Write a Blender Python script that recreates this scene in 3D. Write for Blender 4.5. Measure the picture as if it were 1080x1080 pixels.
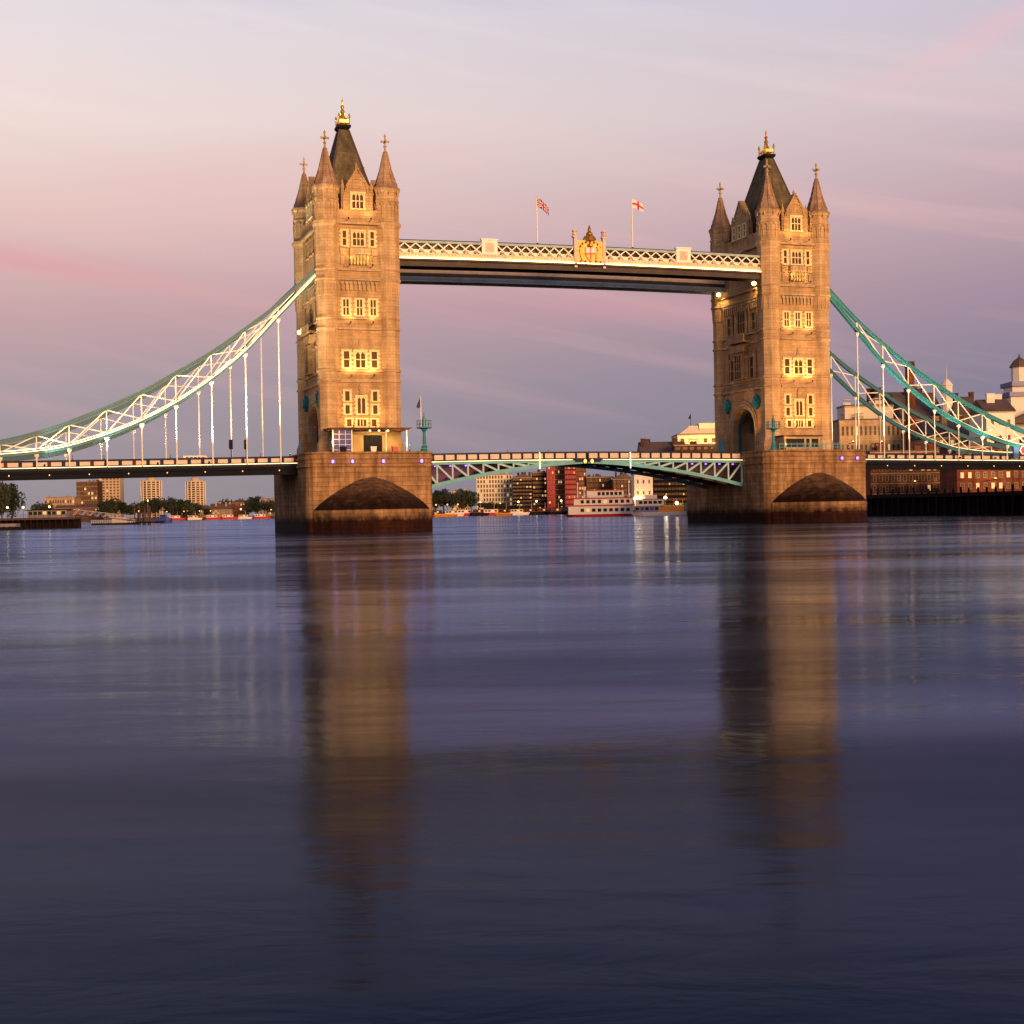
import bpy, math, random
from mathutils import Vector, Matrix
random.seed(7)
for o in list(bpy.data.objects): bpy.data.objects.remove(o)
scene = bpy.context.scene
COL = scene.collection
R = math.radians

# ------------------------------------------------------------------ camera
F = 1525.5                                   # focal length in pixels of a 1080 picture
CAM = Vector((-94.28, -246.54, 2.965))
FW = Vector((0.318250, 0.948006, -0.000794)).normalized()
RT = Vector((0.948007, -0.318250, 0.0)).normalized()
UP = RT.cross(FW)
ROLL = 0.01847
RT2 = RT*math.cos(ROLL) - UP*math.sin(ROLL)
UP2 = RT*math.sin(ROLL) + UP*math.cos(ROLL)
cam = bpy.data.cameras.new('camera'); co = bpy.data.objects.new('camera', cam); COL.objects.link(co)
m = Matrix.Identity(4)
for i in range(3):
    m[i][0] = RT2[i]; m[i][1] = UP2[i]; m[i][2] = -FW[i]; m[i][3] = CAM[i]
co.matrix_world = m
cam.sensor_width = 36; cam.lens = 36*F/1080; cam.clip_start = .5; cam.clip_end = 30000
scene.camera = co
scene.view_settings.view_transform = 'Standard'
scene.view_settings.look = 'None'
scene.view_settings.exposure = 0.0
scene.view_settings.gamma = 1
scene.cycles.use_denoising = True
scene.cycles.max_bounces = 6
scene.cycles.sample_clamp_indirect = 6

def at(px, py, D):                            # where a direction of view meets the depth D
    X, Y = (px-540)/F, (540-py)/F
    return CAM + (FW + RT2*X + UP2*Y)*D
def atz(px, D, z=0.0):                        # same on a horizontal level
    p = at(px, 540, D); return Vector((p.x, p.y, z))

# ------------------------------------------------------------------ sky
SUN_EL, SUN_AZ = R(7), R(172)                # afterglow behind the camera (azimuth from +Y towards +X)
w = bpy.data.worlds.new('World'); scene.world = w; w.use_nodes = True
nt = w.node_tree; nt.nodes.clear()
def N(t, **k):
    n = nt.nodes.new(t)
    for a, b in k.items(): setattr(n, a, b)
    return n
def L(a, b): nt.links.new(a, b)
def M_(op, a, b=None, c=None, clamp=False):
    n = N('ShaderNodeMath', operation=op, use_clamp=clamp)
    for i, v in enumerate((a, b, c)):
        if v is None: continue
        if isinstance(v, (int, float)): n.inputs[i].default_value = v
        else: L(v, n.inputs[i])
    return n.outputs[0]
def srgb(r, g, b, a=1):
    f = lambda c: (c/255/12.92) if c/255 <= .04045 else ((c/255+.055)/1.055)**2.4
    return (f(r), f(g), f(b), a)
def ramp(fac, stops):
    n = N('ShaderNodeValToRGB'); e = n.color_ramp.elements
    while len(e) < len(stops): e.new(.5)
    for el, (p, c) in zip(e, stops): el.position = p; el.color = c
    L(fac, n.inputs[0]); return n.outputs[0]
def mixc(fac, a, b, mode='MIX'):
    n = N('ShaderNodeMix', data_type='RGBA', blend_type=mode)
    if isinstance(fac, (int, float)): n.inputs[0].default_value = fac
    else: L(fac, n.inputs[0])
    for s, v in ((6, a), (7, b)):
        if isinstance(v, tuple): n.inputs[s].default_value = v
        else: L(v, n.inputs[s])
    return n.outputs[2]
tc = N('ShaderNodeTexCoord'); sep = N('ShaderNodeSeparateXYZ'); L(tc.outputs['Generated'], sep.inputs[0])
sx, sy, sz = sep.outputs
azi = M_('ARCTAN2', sx, sy)                                        # 0 = +Y, grows towards +X
azr = M_('SUBTRACT', azi, R(18.56))                                # from the river's reach
el = M_('ARCSINE', sz)
hf = M_('MULTIPLY', el, 1/R(90), clamp=True)
dg = lambda d: d/90
left = ramp(hf, [(0, srgb(148,140,148)), (dg(1.6), srgb(152,143,152)), (dg(5), srgb(168,151,160)), (dg(8.0), srgb(200,163,166)), (dg(11.5), srgb(228,195,189)),
                 (dg(15), srgb(240,221,214)), (dg(19), srgb(228,219,224)), (dg(22.5), srgb(168,168,196)), (dg(27), srgb(128,134,172)), (dg(45), srgb(62,72,122)), (1, srgb(54,62,106))])
right = ramp(hf, [(0, srgb(118,114,134)), (dg(1.6), srgb(122,117,138)), (dg(5), srgb(137,127,148)), (dg(8.0), srgb(164,140,158)), (dg(11.5), srgb(194,166,175)),
                 (dg(15), srgb(208,190,197)), (dg(19), srgb(202,195,210)), (dg(22.5), srgb(152,154,186)), (dg(27), srgb(112,120,160)), (dg(45), srgb(58,68,118)), (1, srgb(52,60,104))])
mf = M_('MULTIPLY_ADD', azr, 1/R(38), .47, clamp=True)
base = mixc(mf, left, right)
# thin streaky cloud in direction space
cv = N('ShaderNodeCombineXYZ'); L(M_('MULTIPLY_ADD', el, 1.6, M_('MULTIPLY', azr, 1.0)), cv.inputs[0])
L(M_('MULTIPLY_ADD', azr, 2.2, M_('MULTIPLY', el, 11.0)), cv.inputs[1])
nz = N('ShaderNodeTexNoise'); nz.inputs['Scale'].default_value = 3.2; nz.inputs['Detail'].default_value = 5; nz.inputs['Roughness'].default_value = .5
L(cv.outputs[0], nz.inputs['Vector'])
cl = M_('MULTIPLY', M_('SUBTRACT', nz.outputs[0], .47, clamp=True), 3.6, clamp=True)
low = M_('SUBTRACT', 1.0, M_('MULTIPLY', M_('ABSOLUTE', M_('SUBTRACT', el, R(10))), 1/R(10)), clamp=True)
base = mixc(M_('MULTIPLY', cl, M_('MULTIPLY', low, .62)), base, srgb(228,176,176))
hi = M_('MULTIPLY', M_('SUBTRACT', el, R(9)), 1/R(9), clamp=True)
base = mixc(M_('MULTIPLY', cl, M_('MULTIPLY', hi, .42)), base, srgb(240,230,230))
# two rosy streaks
def streak(b, a0, e0, slope, length, width, col, amt):
    da = M_('SUBTRACT', azr, R(a0)); de = M_('SUBTRACT', M_('SUBTRACT', el, R(e0)), M_('MULTIPLY', da, slope))
    de = M_('ADD', de, M_('MULTIPLY', M_('SUBTRACT', nz.outputs[0], .5), R(width)*2.2))
    g = M_('MULTIPLY', M_('POWER', math.e, M_('MULTIPLY', M_('POWER', M_('DIVIDE', de, R(width)), 2.0), -1)),
           M_('POWER', math.e, M_('MULTIPLY', M_('POWER', M_('DIVIDE', da, R(length)), 2.0), -1)))
    return mixc(M_('MULTIPLY', g, amt), b, col)
base = streak(base, -18.5, 9.7, -.14, 6.0, .5, srgb(222,150,156), .5)
base = streak(base, 19.0, 17.2, .33, 5.0, .55, srgb(234,190,198), .5)
base = streak(base, 4.0, 8.0, -.03, 7.0, .7, srgb(206,150,162), .4)
base = streak(base, -10, 13.0, .12, 8.0, 1.3, srgb(232,190,186), .4)
bgA = N('ShaderNodeBackground'); L(base, bgA.inputs[0]); bgA.inputs[1].default_value = 1.0
sky = N('ShaderNodeTexSky', sky_type='NISHITA'); sky.sun_disc = False; sky.sun_elevation = SUN_EL; sky.sun_rotation = SUN_AZ
bgB = N('ShaderNodeBackground'); L(sky.outputs[0], bgB.inputs[0]); bgB.inputs[1].default_value = 0.004
ad = N('ShaderNodeAddShader'); L(bgA.outputs[0], ad.inputs[0]); L(bgB.outputs[0], ad.inputs[1])
wo = N('ShaderNodeOutputWorld'); L(ad.outputs[0], wo.inputs[0])

sd = bpy.data.lights.new('sun', 'SUN'); so = bpy.data.objects.new('sun', sd); COL.objects.link(so)
sd.energy = 4.7; sd.angle = R(22); sd.color = (1.0, .57, .26)
sdir = Vector((math.sin(SUN_AZ)*math.cos(SUN_EL), math.cos(SUN_AZ)*math.cos(SUN_EL), math.sin(SUN_EL)))
so.rotation_euler = sdir.to_track_quat('Z', 'Y').to_euler()

# ------------------------------------------------------------------ materials
MATS = {}
def mat(name, col, rough=.7, metal=0., noise=.0, nscale=.5, emit=None, estr=0., spec=.5):
    mt = bpy.data.materials.new(name); mt.use_nodes = True
    t = mt.node_tree; b = t.nodes['Principled BSDF']
    b.inputs['Roughness'].default_value = rough; b.inputs['Metallic'].default_value = metal
    b.inputs['Specular IOR Level'].default_value = spec
    b.inputs['Base Color'].default_value = (*col, 1)
    if noise:
        c = t.nodes.new('ShaderNodeTexCoord'); n = t.nodes.new('ShaderNodeTexNoise')
        n.inputs['Scale'].default_value = nscale; n.inputs['Detail'].default_value = 6; n.inputs['Roughness'].default_value = .65
        t.links.new(c.outputs['Object'], n.inputs['Vector'])
        r = t.nodes.new('ShaderNodeValToRGB')
        r.color_ramp.elements[0].position = .3; r.color_ramp.elements[1].position = .72
        r.color_ramp.elements[0].color = (*[x*(1-noise) for x in col], 1)
        r.color_ramp.elements[1].color = (*[min(1, x*(1+noise*.6)) for x in col], 1)
        t.links.new(n.outputs[0], r.inputs[0]); t.links.new(r.outputs[0], b.inputs['Base Color'])
    if emit:
        b.inputs['Emission Color'].default_value = (*emit, 1); b.inputs['Emission Strength'].default_value = estr
    MATS[name] = mt; return mt
def stone(name, c1, c2, mortar, bw, bh, wear=.35, tide=None, msize=.018, soft=1.4, wet=(.10, .055, .065, 1)):
    mt = bpy.data.materials.new(name); mt.use_nodes = True
    t = mt.node_tree; b = t.nodes['Principled BSDF']; lk = t.links.new
    b.inputs['Roughness'].default_value = .9; b.inputs['Specular IOR Level'].default_value = .1
    uv = t.nodes.new('ShaderNodeUVMap'); br = t.nodes.new('ShaderNodeTexBrick')
    br.inputs['Scale'].default_value = 1; br.inputs['Brick Width'].default_value = bw; br.inputs['Row Height'].default_value = bh
    br.inputs['Mortar Size'].default_value = msize; br.inputs['Mortar Smooth'].default_value = .3; br.inputs['Bias'].default_value = 0
    br.inputs['Color1'].default_value = (*c1, 1); br.inputs['Color2'].default_value = (*c2, 1); br.inputs['Mortar'].default_value = (*mortar, 1)
    lk(uv.outputs[0], br.inputs['Vector'])
    g = t.nodes.new('ShaderNodeNewGeometry')
    n = t.nodes.new('ShaderNodeTexNoise'); n.inputs['Scale'].default_value = .35; n.inputs['Detail'].default_value = 8; n.inputs['Roughness'].default_value = .7
    mp = t.nodes.new('ShaderNodeMapping'); mp.inputs['Scale'].default_value = (1.3, 1.3, .45)
    lk(g.outputs['Position'], mp.inputs[0]); lk(mp.outputs[0], n.inputs['Vector'])
    r = t.nodes.new('ShaderNodeValToRGB'); r.color_ramp.elements[0].position = .32; r.color_ramp.elements[1].position = .68
    v = 1-wear; r.color_ramp.elements[0].color = (v, v*.96, v*.9, 1); r.color_ramp.elements[1].color = (1.08, 1.06, 1.02, 1)
    lk(n.outputs[0], r.inputs[0])
    mx = t.nodes.new('ShaderNodeMix'); mx.data_type = 'RGBA'; mx.blend_type = 'MULTIPLY'; mx.inputs[0].default_value = 1
    lk(br.outputs[0], mx.inputs[6]); lk(r.outputs[0], mx.inputs[7]); out = mx.outputs[2]
    sn = t.nodes.new('ShaderNodeTexNoise'); sn.inputs['Scale'].default_value = 1; sn.inputs['Detail'].default_value = 5; sn.inputs['Roughness'].default_value = .6
    sm = t.nodes.new('ShaderNodeMapping'); sm.inputs['Scale'].default_value = (.8, .8, .10); lk(g.outputs['Position'], sm.inputs[0]); lk(sm.outputs[0], sn.inputs['Vector'])
    sr = t.nodes.new('ShaderNodeValToRGB'); sr.color_ramp.elements[0].position = .36; sr.color_ramp.elements[1].position = .62
    sr.color_ramp.elements[0].color = (1-wear*.95, 1-wear*1.05, 1-wear*1.1, 1); sr.color_ramp.elements[1].color = (1.05, 1.04, 1.02, 1); lk(sn.outputs[0], sr.inputs[0])
    mz = t.nodes.new('ShaderNodeMix'); mz.data_type = 'RGBA'; mz.blend_type = 'MULTIPLY'; mz.inputs[0].default_value = 1; lk(out, mz.inputs[6]); lk(sr.outputs[0], mz.inputs[7]); out = mz.outputs[2]
    hn = t.nodes.new('ShaderNodeTexNoise'); hn.inputs['Scale'].default_value = 1; hn.inputs['Detail'].default_value = 3
    hm = t.nodes.new('ShaderNodeMapping'); hm.inputs['Scale'].default_value = (.12, .12, 1.5); lk(g.outputs['Position'], hm.inputs[0]); lk(hm.outputs[0], hn.inputs['Vector'])
    hr = t.nodes.new('ShaderNodeValToRGB'); hr.color_ramp.elements[0].position = .38; hr.color_ramp.elements[1].position = .62
    hr.color_ramp.elements[0].color = (.88, .86, .84, 1); hr.color_ramp.elements[1].color = (1.06, 1.05, 1.04, 1); lk(hn.outputs[0], hr.inputs[0])
    mh = t.nodes.new('ShaderNodeMix'); mh.data_type = 'RGBA'; mh.blend_type = 'MULTIPLY'; mh.inputs[0].default_value = 1; lk(out, mh.inputs[6]); lk(hr.outputs[0], mh.inputs[7]); out = mh.outputs[2]
    if tide is not None:                                # wet weed below the tide line
        s = t.nodes.new('ShaderNodeSeparateXYZ'); lk(g.outputs['Position'], s.inputs[0])
        n2 = t.nodes.new('ShaderNodeTexNoise'); n2.inputs['Scale'].default_value = .9; n2.inputs['Detail'].default_value = 6
        lk(g.outputs['Position'], n2.inputs['Vector'])
        a = t.nodes.new('ShaderNodeMath'); a.operation = 'MULTIPLY_ADD'; a.inputs[1].default_value = -(1.2+soft*.45); lk(n2.outputs[0], a.inputs[0]); lk(s.outputs[2], a.inputs[2])
        mr = t.nodes.new('ShaderNodeMapRange'); mr.interpolation_type = 'SMOOTHSTEP'
        mr.inputs[1].default_value = tide-soft-.2; mr.inputs[2].default_value = tide-.2; lk(a.outputs[0], mr.inputs[0])
        m2 = t.nodes.new('ShaderNodeMix'); m2.data_type = 'RGBA'; lk(mr.outputs[0], m2.inputs[0])
        md = t.nodes.new('ShaderNodeMix'); md.data_type = 'RGBA'; md.blend_type = 'MULTIPLY'; md.inputs[0].default_value = 1; lk(out, md.inputs[6]); md.inputs[7].default_value = wet
        lk(md.outputs[2], m2.inputs[6]); lk(out, m2.inputs[7]); out = m2.outputs[2]
        ro = t.nodes.new('ShaderNodeMapRange'); lk(mr.outputs[0], ro.inputs[0]); ro.inputs[3].default_value = .8; ro.inputs[4].default_value = .85
        lk(ro.outputs[0], b.inputs['Roughness'])
    lk(out, b.inputs['Base Color'])
    bp = t.nodes.new('ShaderNodeBump'); bp.inputs['Strength'].default_value = .5; bp.inputs['Distance'].default_value = .06
    iv = t.nodes.new('ShaderNodeMath'); iv.operation = 'MULTIPLY_ADD'; iv.inputs[1].default_value = -.8; lk(br.outputs['Fac'], iv.inputs[0]); lk(n.outputs[0], iv.inputs[2])
    lk(iv.outputs[0], bp.inputs['Height']); lk(bp.outputs[0], b.inputs['Normal'])
    MATS[name] = mt; return mt

stone('tower_stone', (.62, .405, .21), (.52, .335, .17), (.27, .165, .09), 1.15, .5, .25)
stone('turret_stone', (.68, .46, .25), (.59, .395, .21), (.33, .21, .12), 1.05, .5, .25)
stone('pier_stone', (.52, .31, .15), (.40, .23, .11), (.17, .09, .05), 1.75, .74, .5, tide=2.6, soft=1.8, msize=.03)
stone('weedy_stone', (.27, .155, .08), (.20, .115, .058), (.08, .045, .026), 1.75, .74, .5, tide=7.0, soft=4.6, msize=.03, wet=(.12, .075, .08, 1))
stone('trim_stone', (.60, .45, .27), (.54, .40, .23), (.36, .25, .14), 1.0, .5, .25)
stone('spire_stone', (.54, .36, .24), (.44, .29, .19), (.24, .15, .10), .7, .42, .4)
stone('brick_red', (.30, .085, .05), (.22, .065, .04), (.20, .12, .09), .9, .35, .4)
stone('brick_brown', (.16, .075, .05), (.11, .05, .035), (.10, .06, .045), .9, .35, .4)
stone('brick_buff', (.56, .38, .24), (.48, .32, .20), (.38, .26, .17), .9, .35, .3)
stone('quay_stone', (.045, .03, .025), (.03, .02, .018), (.012, .008, .008), 1.6, .7, .5, tide=4.0)
stone('slate', (.21, .175, .105), (.17, .14, .085), (.09, .075, .05), .55, .38, .45)
mat('glass', (.02, .013, .008), .3, 0, spec=.12)
mat('glass_amber', (.07, .03, .010), .45, 0, emit=(1, .42, .1), estr=.03, spec=.06)
mat('glass_lit', (.3, .2, .1), .3, 0, emit=(1, .62, .24), estr=.75)
mat('glass_blue', (.02, .02, .05), .3, emit=(.2, .12, .9), estr=.10, spec=.1)
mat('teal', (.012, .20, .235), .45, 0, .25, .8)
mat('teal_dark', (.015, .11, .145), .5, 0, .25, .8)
mat('teal_grey', (.10, .33, .37), .55, 0, .25, .8)
mat('teal_pale', (.30, .46, .48), .55, 0, .25, .8)
mat('grey_green', (.36, .41, .40), .6, 0, .3, .8)
mat('white_steel', (.84, .76, .62), .5, 0, .12, .9)
mat('cream_steel', (.60, .44, .33), .5, 0, .2, 1.2)
mat('deck_blue', (.018, .02, .05), .6, 0, .3, .8, spec=.12)
mat('deck_red', (.10, .018, .022), .6, spec=.12)
mat('dark_steel', (.008, .008, .013), .7, 0, .3, .5, spec=.08)
mat('rust_steel', (.12, .06, .035), .7, 0, .4, .6, spec=.15)
mat('asphalt', (.05, .05, .05), .9, 0, .3, .5)
mat('gold', (.85, .48, .10), .32, .85, .2, 2)
mat('gold_panel', (.80, .58, .20), .55, .1, .45, 2.6)
mat('gold_dark', (.42, .20, .035), .4, .6, .3, 2)
mat('pavilion_wall', (.42, .28, .10), .8, 0, .3, .5)
mat('black', (.012, .010, .012), .7, spec=.1)
mat('white_paint', (.82, .70, .59), .5, 0, .08, .6)
mat('red_paint', (.55, .02, .02), .45, 0, .15, .6)
mat('red_cladding', (.38, .012, .016), .5, 0, .2, .2)
mat('orange_paint', (.75, .25, .02), .5)
mat('yellow_paint', (.75, .45, .06), .5)
mat('blue_paint', (.03, .045, .22), .4)
mat('cream_render', (.72, .58, .40), .8, 0, .15, .1)
mat('white_render', (.75, .66, .55), .8, 0, .12, .15)
mat('grey_render', (.30, .25, .24), .8, 0, .2, .1)
mat('concrete', (.52, .36, .22), .85, 0, .2, .1)
mat('tile_roof', (.11, .07, .055), .8, 0, .3, .4)
mat('timber', (.09, .05, .035), .85, 0, .4, .6)
mat('timber_dark', (.022, .012, .010), .85, 0, .4, .6, spec=.1)
mat('bark', (.05, .035, .025), .9, 0, .3, 1)
mat('leaf_a', (.028, .036, .014), .7, 0, .5, .25)
mat('leaf_b', (.04, .045, .018), .7, 0, .5, .25)
mat('ground', (.06, .05, .04), .95, 0, .4, .02)
mat('skin', (.45, .28, .2), .6)
mat('cloth_dark', (.03, .03, .045), .8)
mat('cloth_red', (.25, .04, .04), .8)
mat('cloth_blue', (.05, .09, .2), .8)
mat('hair', (.03, .018, .01), .7)
mat('brown_steel', (.05, .028, .02), .7, 0, .4, .6)
mat('window_stone', (.86, .66, .33), .8, 0, .2, 1.5)
mat('lamp_bar', (.8, .75, .6), .4, emit=(1, .85, .5), estr=1.3)
mat('lamp_dim', (.9, .5, .2), .4, emit=(1, .5, .15), estr=2)
mat('rubber', (.02, .02, .02), .9)
mat('led_warm', (.8, .7, .5), .4, emit=(1, .76, .34), estr=2.4)
mat('led_chain', (.8, .7, .5), .4, emit=(1, .76, .36), estr=4)
mat('led_walk', (.8, .7, .4), .4, emit=(1, .66, .20), estr=9)
mat('lamp_warm', (.9, .7, .4), .4, emit=(1, .66, .22), estr=8)
mat('lamp_orange', (.9, .5, .2), .4, emit=(1, .40, .06), estr=3.2)
mat('lamp_purple', (.5, .4, .9), .4, emit=(.28, .12, 1), estr=3)
mat('lamp_red', (.9, .1, .1), .4, emit=(1, .05, .03), estr=5)
mat('lamp_green', (.1, .9, .4), .4, emit=(.1, 1, .5), estr=2)
mat('sign_blue', (.03, .10, .30), .5)

def flag_mat(name, union):
    mt = bpy.data.materials.new(name); mt.use_nodes = True; t = mt.node_tree; b = t.nodes['Principled BSDF']; lk = t.links.new
    b.inputs['Roughness'].default_value = .8
    uv = t.nodes.new('ShaderNodeUVMap'); s = t.nodes.new('ShaderNodeSeparateXYZ'); lk(uv.outputs[0], s.inputs[0])
    def mm(op, a, b_=None):
        n = t.nodes.new('ShaderNodeMath'); n.operation = op
        for i, v in enumerate((a, b_)):
            if v is None: continue
            if isinstance(v, (int, float)): n.inputs[i].default_value = v
            else: lk(v, n.inputs[i])
        return n.outputs[0]
    u = mm('SUBTRACT', s.outputs[0], .5); v = mm('SUBTRACT', s.outputs[1], .5); v = mm('MULTIPLY', v, .6)
    def band(e, wd): return mm('LESS_THAN', mm('ABSOLUTE', e), wd)
    plus = lambda wd: mm('MAXIMUM', band(u, wd), band(v, wd))
    def mx(f, a, b_):
        n = t.nodes.new('ShaderNodeMix'); n.data_type = 'RGBA'; lk(f, n.inputs[0])
        for i, c in ((6, a), (7, b_)):
            if isinstance(c, tuple): n.inputs[i].default_value = c
            else: lk(c, n.inputs[i])
        return n.outputs[2]
    red, white, blue = (.45, .02, .03, 1), (.7, .66, .66, 1), (.03, .04, .22, 1)
    if union:
        d1 = mm('SUBTRACT', mm('MULTIPLY', u, .6), v); d2 = mm('ADD', mm('MULTIPLY', u, .6), v)
        diag = lambda wd: mm('MAXIMUM', band(d1, wd), band(d2, wd))
        c = mx(diag(.07), blue, white); c = mx(diag(.03), c, red); c = mx(plus(.09), c, white); c = mx(plus(.055), c, red)
    else:
        c = mx(plus(.07), white, red)
    lk(c, b.inputs['Base Color']); MATS[name] = mt
flag_mat('flag_crosses', True); flag_mat('flag_cross', False)

def water_mat():
    mt = bpy.data.materials.new('river_water'); mt.use_nodes = True; t = mt.node_tree; t.nodes.clear(); lk = t.links.new
    n = lambda k: t.nodes.new(k)
    out = n('ShaderNodeOutputMaterial'); g = n('ShaderNodeNewGeometry')
    mp = n('ShaderNodeMapping'); mp.vector_type = 'TEXTURE'; mp.inputs['Rotation'].default_value = (0, 0, R(-18.56)); lk(g.outputs['Position'], mp.inputs[0])
    def noise(sx, sy, det=3, w=0):
        s = n('ShaderNodeMapping'); s.inputs['Scale'].default_value = (1/sx, 1/sy, 1); s.inputs['Location'].default_value = (w, w, 0); lk(mp.outputs[0], s.inputs[0])
        q = n('ShaderNodeTexNoise'); q.inputs['Scale'].default_value = 1; q.inputs['Detail'].default_value = det; q.inputs['Roughness'].default_value = .55
        q.inputs['Distortion'].default_value = .4
        lk(s.outputs[0], q.inputs['Vector']); return q.outputs[0]
    b1 = n('ShaderNodeBump'); b1.inputs['Strength'].default_value = 1; b1.inputs['Distance'].default_value = .045; lk(noise(9, 3.2, 2), b1.inputs['Height'])
    b2 = n('ShaderNodeBump'); b2.inputs['Strength'].default_value = 1; b2.inputs['Distance'].default_value = .014; lk(noise(1.9, .9, 4, 7), b2.inputs['Height']); lk(b1.outputs[0], b2.inputs['Normal'])
    b3 = n('ShaderNodeBump'); b3.inputs['Strength'].default_value = 1; b3.inputs['Distance'].default_value = .07; lk(noise(60, 22, 2, 3), b3.inputs['Height']); lk(b2.outputs[0], b3.inputs['Normal'])
    gl = n('ShaderNodeBsdfGlossy'); gl.inputs['Color'].default_value = (.52, .65, 1.0, 1)
    rg = n('ShaderNodeMapRange'); rg.inputs[1].default_value = .35; rg.inputs[2].default_value = .65; rg.inputs[3].default_value = .085; rg.inputs[4].default_value = .16
    lk(noise(70, 9, 4, 11), rg.inputs[0]); lk(rg.outputs[0], gl.inputs['Roughness'])
    df = n('ShaderNodeBsdfDiffuse'); df.inputs['Color'].default_value = (.003, .005, .018, 1)
    fr = n('ShaderNodeFresnel'); fr.inputs['IOR'].default_value = 1.09
    mx = n('ShaderNodeMixShader'); lk(b3.outputs[0], gl.inputs['Normal']); lk(b3.outputs[0], fr.inputs['Normal'])
    pt = n('ShaderNodeMapRange'); pt.inputs[1].default_value = .38; pt.inputs[2].default_value = .64; pt.inputs[3].default_value = .74; pt.inputs[4].default_value = 1.45; lk(noise(46, 15, 5, 23), pt.inputs[0])  # noise patches of stronger and weaker reflection painted into the Fresnel factor
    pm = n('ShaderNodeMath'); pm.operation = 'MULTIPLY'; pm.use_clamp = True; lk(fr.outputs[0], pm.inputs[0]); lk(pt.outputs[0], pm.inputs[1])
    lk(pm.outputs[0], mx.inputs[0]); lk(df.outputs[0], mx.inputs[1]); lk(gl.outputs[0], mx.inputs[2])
    lk(mx.outputs[0], out.inputs[0]); MATS['water'] = mt
water_mat()

# ------------------------------------------------------------------ mesh building
class MB:
    def __init__(s): s.v = []; s.f = []; s.uv = []; s.o = Vector((0, 0, 0))
    def face(s, idx, uv=None):
        s.f.append(tuple(idx)); s.uv.append(uv)
    def hexa(s, p):                                    # 8 points, bottom ring then top ring
        b = len(s.v); s.v += [Vector(q) for q in p]
        for q in ((3,2,1,0), (4,5,6,7), (0,1,5,4), (1,2,6,5), (2,3,7,6), (3,0,4,7)): s.face([b+i for i in q])
        return s
    def box(s, x0, x1, y0, y1, z0, z1):
        return s.hexa([(x0,y0,z0),(x1,y0,z0),(x1,y1,z0),(x0,y1,z0),(x0,y0,z1),(x1,y0,z1),(x1,y1,z1),(x0,y1,z1)])
    def frustum(s, a, b):                              # a, b = (x0,x1,y0,y1,z)
        return s.hexa([(a[0],a[2],a[4]),(a[1],a[2],a[4]),(a[1],a[3],a[4]),(a[0],a[3],a[4]),(b[0],b[2],b[4]),(b[1],b[2],b[4]),(b[1],b[3],b[4]),(b[0],b[3],b[4])])
    def beam(s, p, q, w, h, up=(0, 0, 1)):
        p, q = Vector(p), Vector(q); d = (q-p)
        if d.length < 1e-6: return s
        d.normalize(); u = Vector(up)
        if abs(d.dot(u)) > .98: u = Vector((0, 1, 0))
        r = d.cross(u).normalized(); u = r.cross(d).normalized(); r = r*(w/2); u = u*(h/2)
        return s.hexa([p-r-u, p+r-u, q+r-u, q-r-u, p-r+u, p+r+u, q+r+u, q-r+u])
    def lathe(s, cx, cy, prof, n=8, a0=None, sy=1.0):
        a0 = math.pi/n if a0 is None else a0
        b = len(s.v)
        for (r, z) in prof:
            for k in range(n):
                a = a0+2*math.pi*k/n; s.v.append(Vector((cx+r*math.cos(a), cy+r*math.sin(a)*sy, z)))
        for i in range(len(prof)-1):
            for k in range(n):
                k2 = (k+1) % n
                r = max(prof[i][0], .3); wd = 2*math.pi*r/n
                s.face([b+i*n+k, b+i*n+k2, b+(i+1)*n+k2, b+(i+1)*n+k],
                       [(k*wd, prof[i][1]), ((k+1)*wd, prof[i][1]), ((k+1)*wd, prof[i+1][1]), (k*wd, prof[i+1][1])])
        s.face([b+k for k in range(n)][::-1]); s.face([b+(len(prof)-1)*n+k for k in range(n)])
        return s
    def prism(s, poly, axis, a, b):                    # polygon extruded along an axis; poly = 2D list
        def P(u, v, t): return {'x': (t, u, v), 'y': (u, t, v), 'z': (u, v, t)}[axis]
        i0 = len(s.v); n = len(poly)
        s.v += [Vector(P(u, v, a)) for u, v in poly] + [Vector(P(u, v, b)) for u, v in poly]
        s.face([i0+k for k in range(n)]); s.face([i0+n+k for k in range(n)][::-1])
        for k in range(n):
            k2 = (k+1) % n; s.face([i0+k2, i0+k, i0+n+k, i0+n+k2])
        return s
    def strip(s, inner, outer, axis, a, b):            # band between two polylines of equal length, extruded
        for k in range(len(inner)-1): s.prism([inner[k], inner[k+1], outer[k+1], outer[k]], axis, a, b)
        return s
    def build(s, name, material, parent=None, smooth=False, local=False):
        off = Vector((0, 0, 0)) if (parent is None or local) else wloc(parent)
        me = bpy.data.meshes.new(name)
        me.from_pydata([v-off for v in s.v], [], s.f)
        me.validate()
        uvl = me.uv_layers.new(name='UVMap').data
        if len(me.polygons) == len(s.f):
            for p, cuv in zip(me.polygons, s.uv):
                if cuv:
                    for li, c in zip(p.loop_indices, cuv): uvl[li].uv = c
                else:
                    nn = p.normal
                    ax = max(range(3), key=lambda i: abs(nn[i]))
                    for li in p.loop_indices:
                        v = s.v[me.loops[li].vertex_index]
                        uvl[li].uv = ((v.y, v.z), (v.x, v.z), (v.x, v.y))[ax]
        me.materials.append(MATS[material])
        if smooth:
            for p in me.polygons: p.use_smooth = True
        ob = bpy.data.objects.new(name, me); COL.objects.link(ob)
        if parent is not None: ob.parent = parent
        fixn(me)
        return ob
import bmesh
def fixn(me):
    b = bmesh.new(); b.from_mesh(me); bmesh.ops.recalc_face_normals(b, faces=b.faces); b.to_mesh(me); b.free()
def wloc(o):
    p = Vector((0, 0, 0))
    while o is not None: p = p + o.location; o = o.parent
    return p
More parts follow.
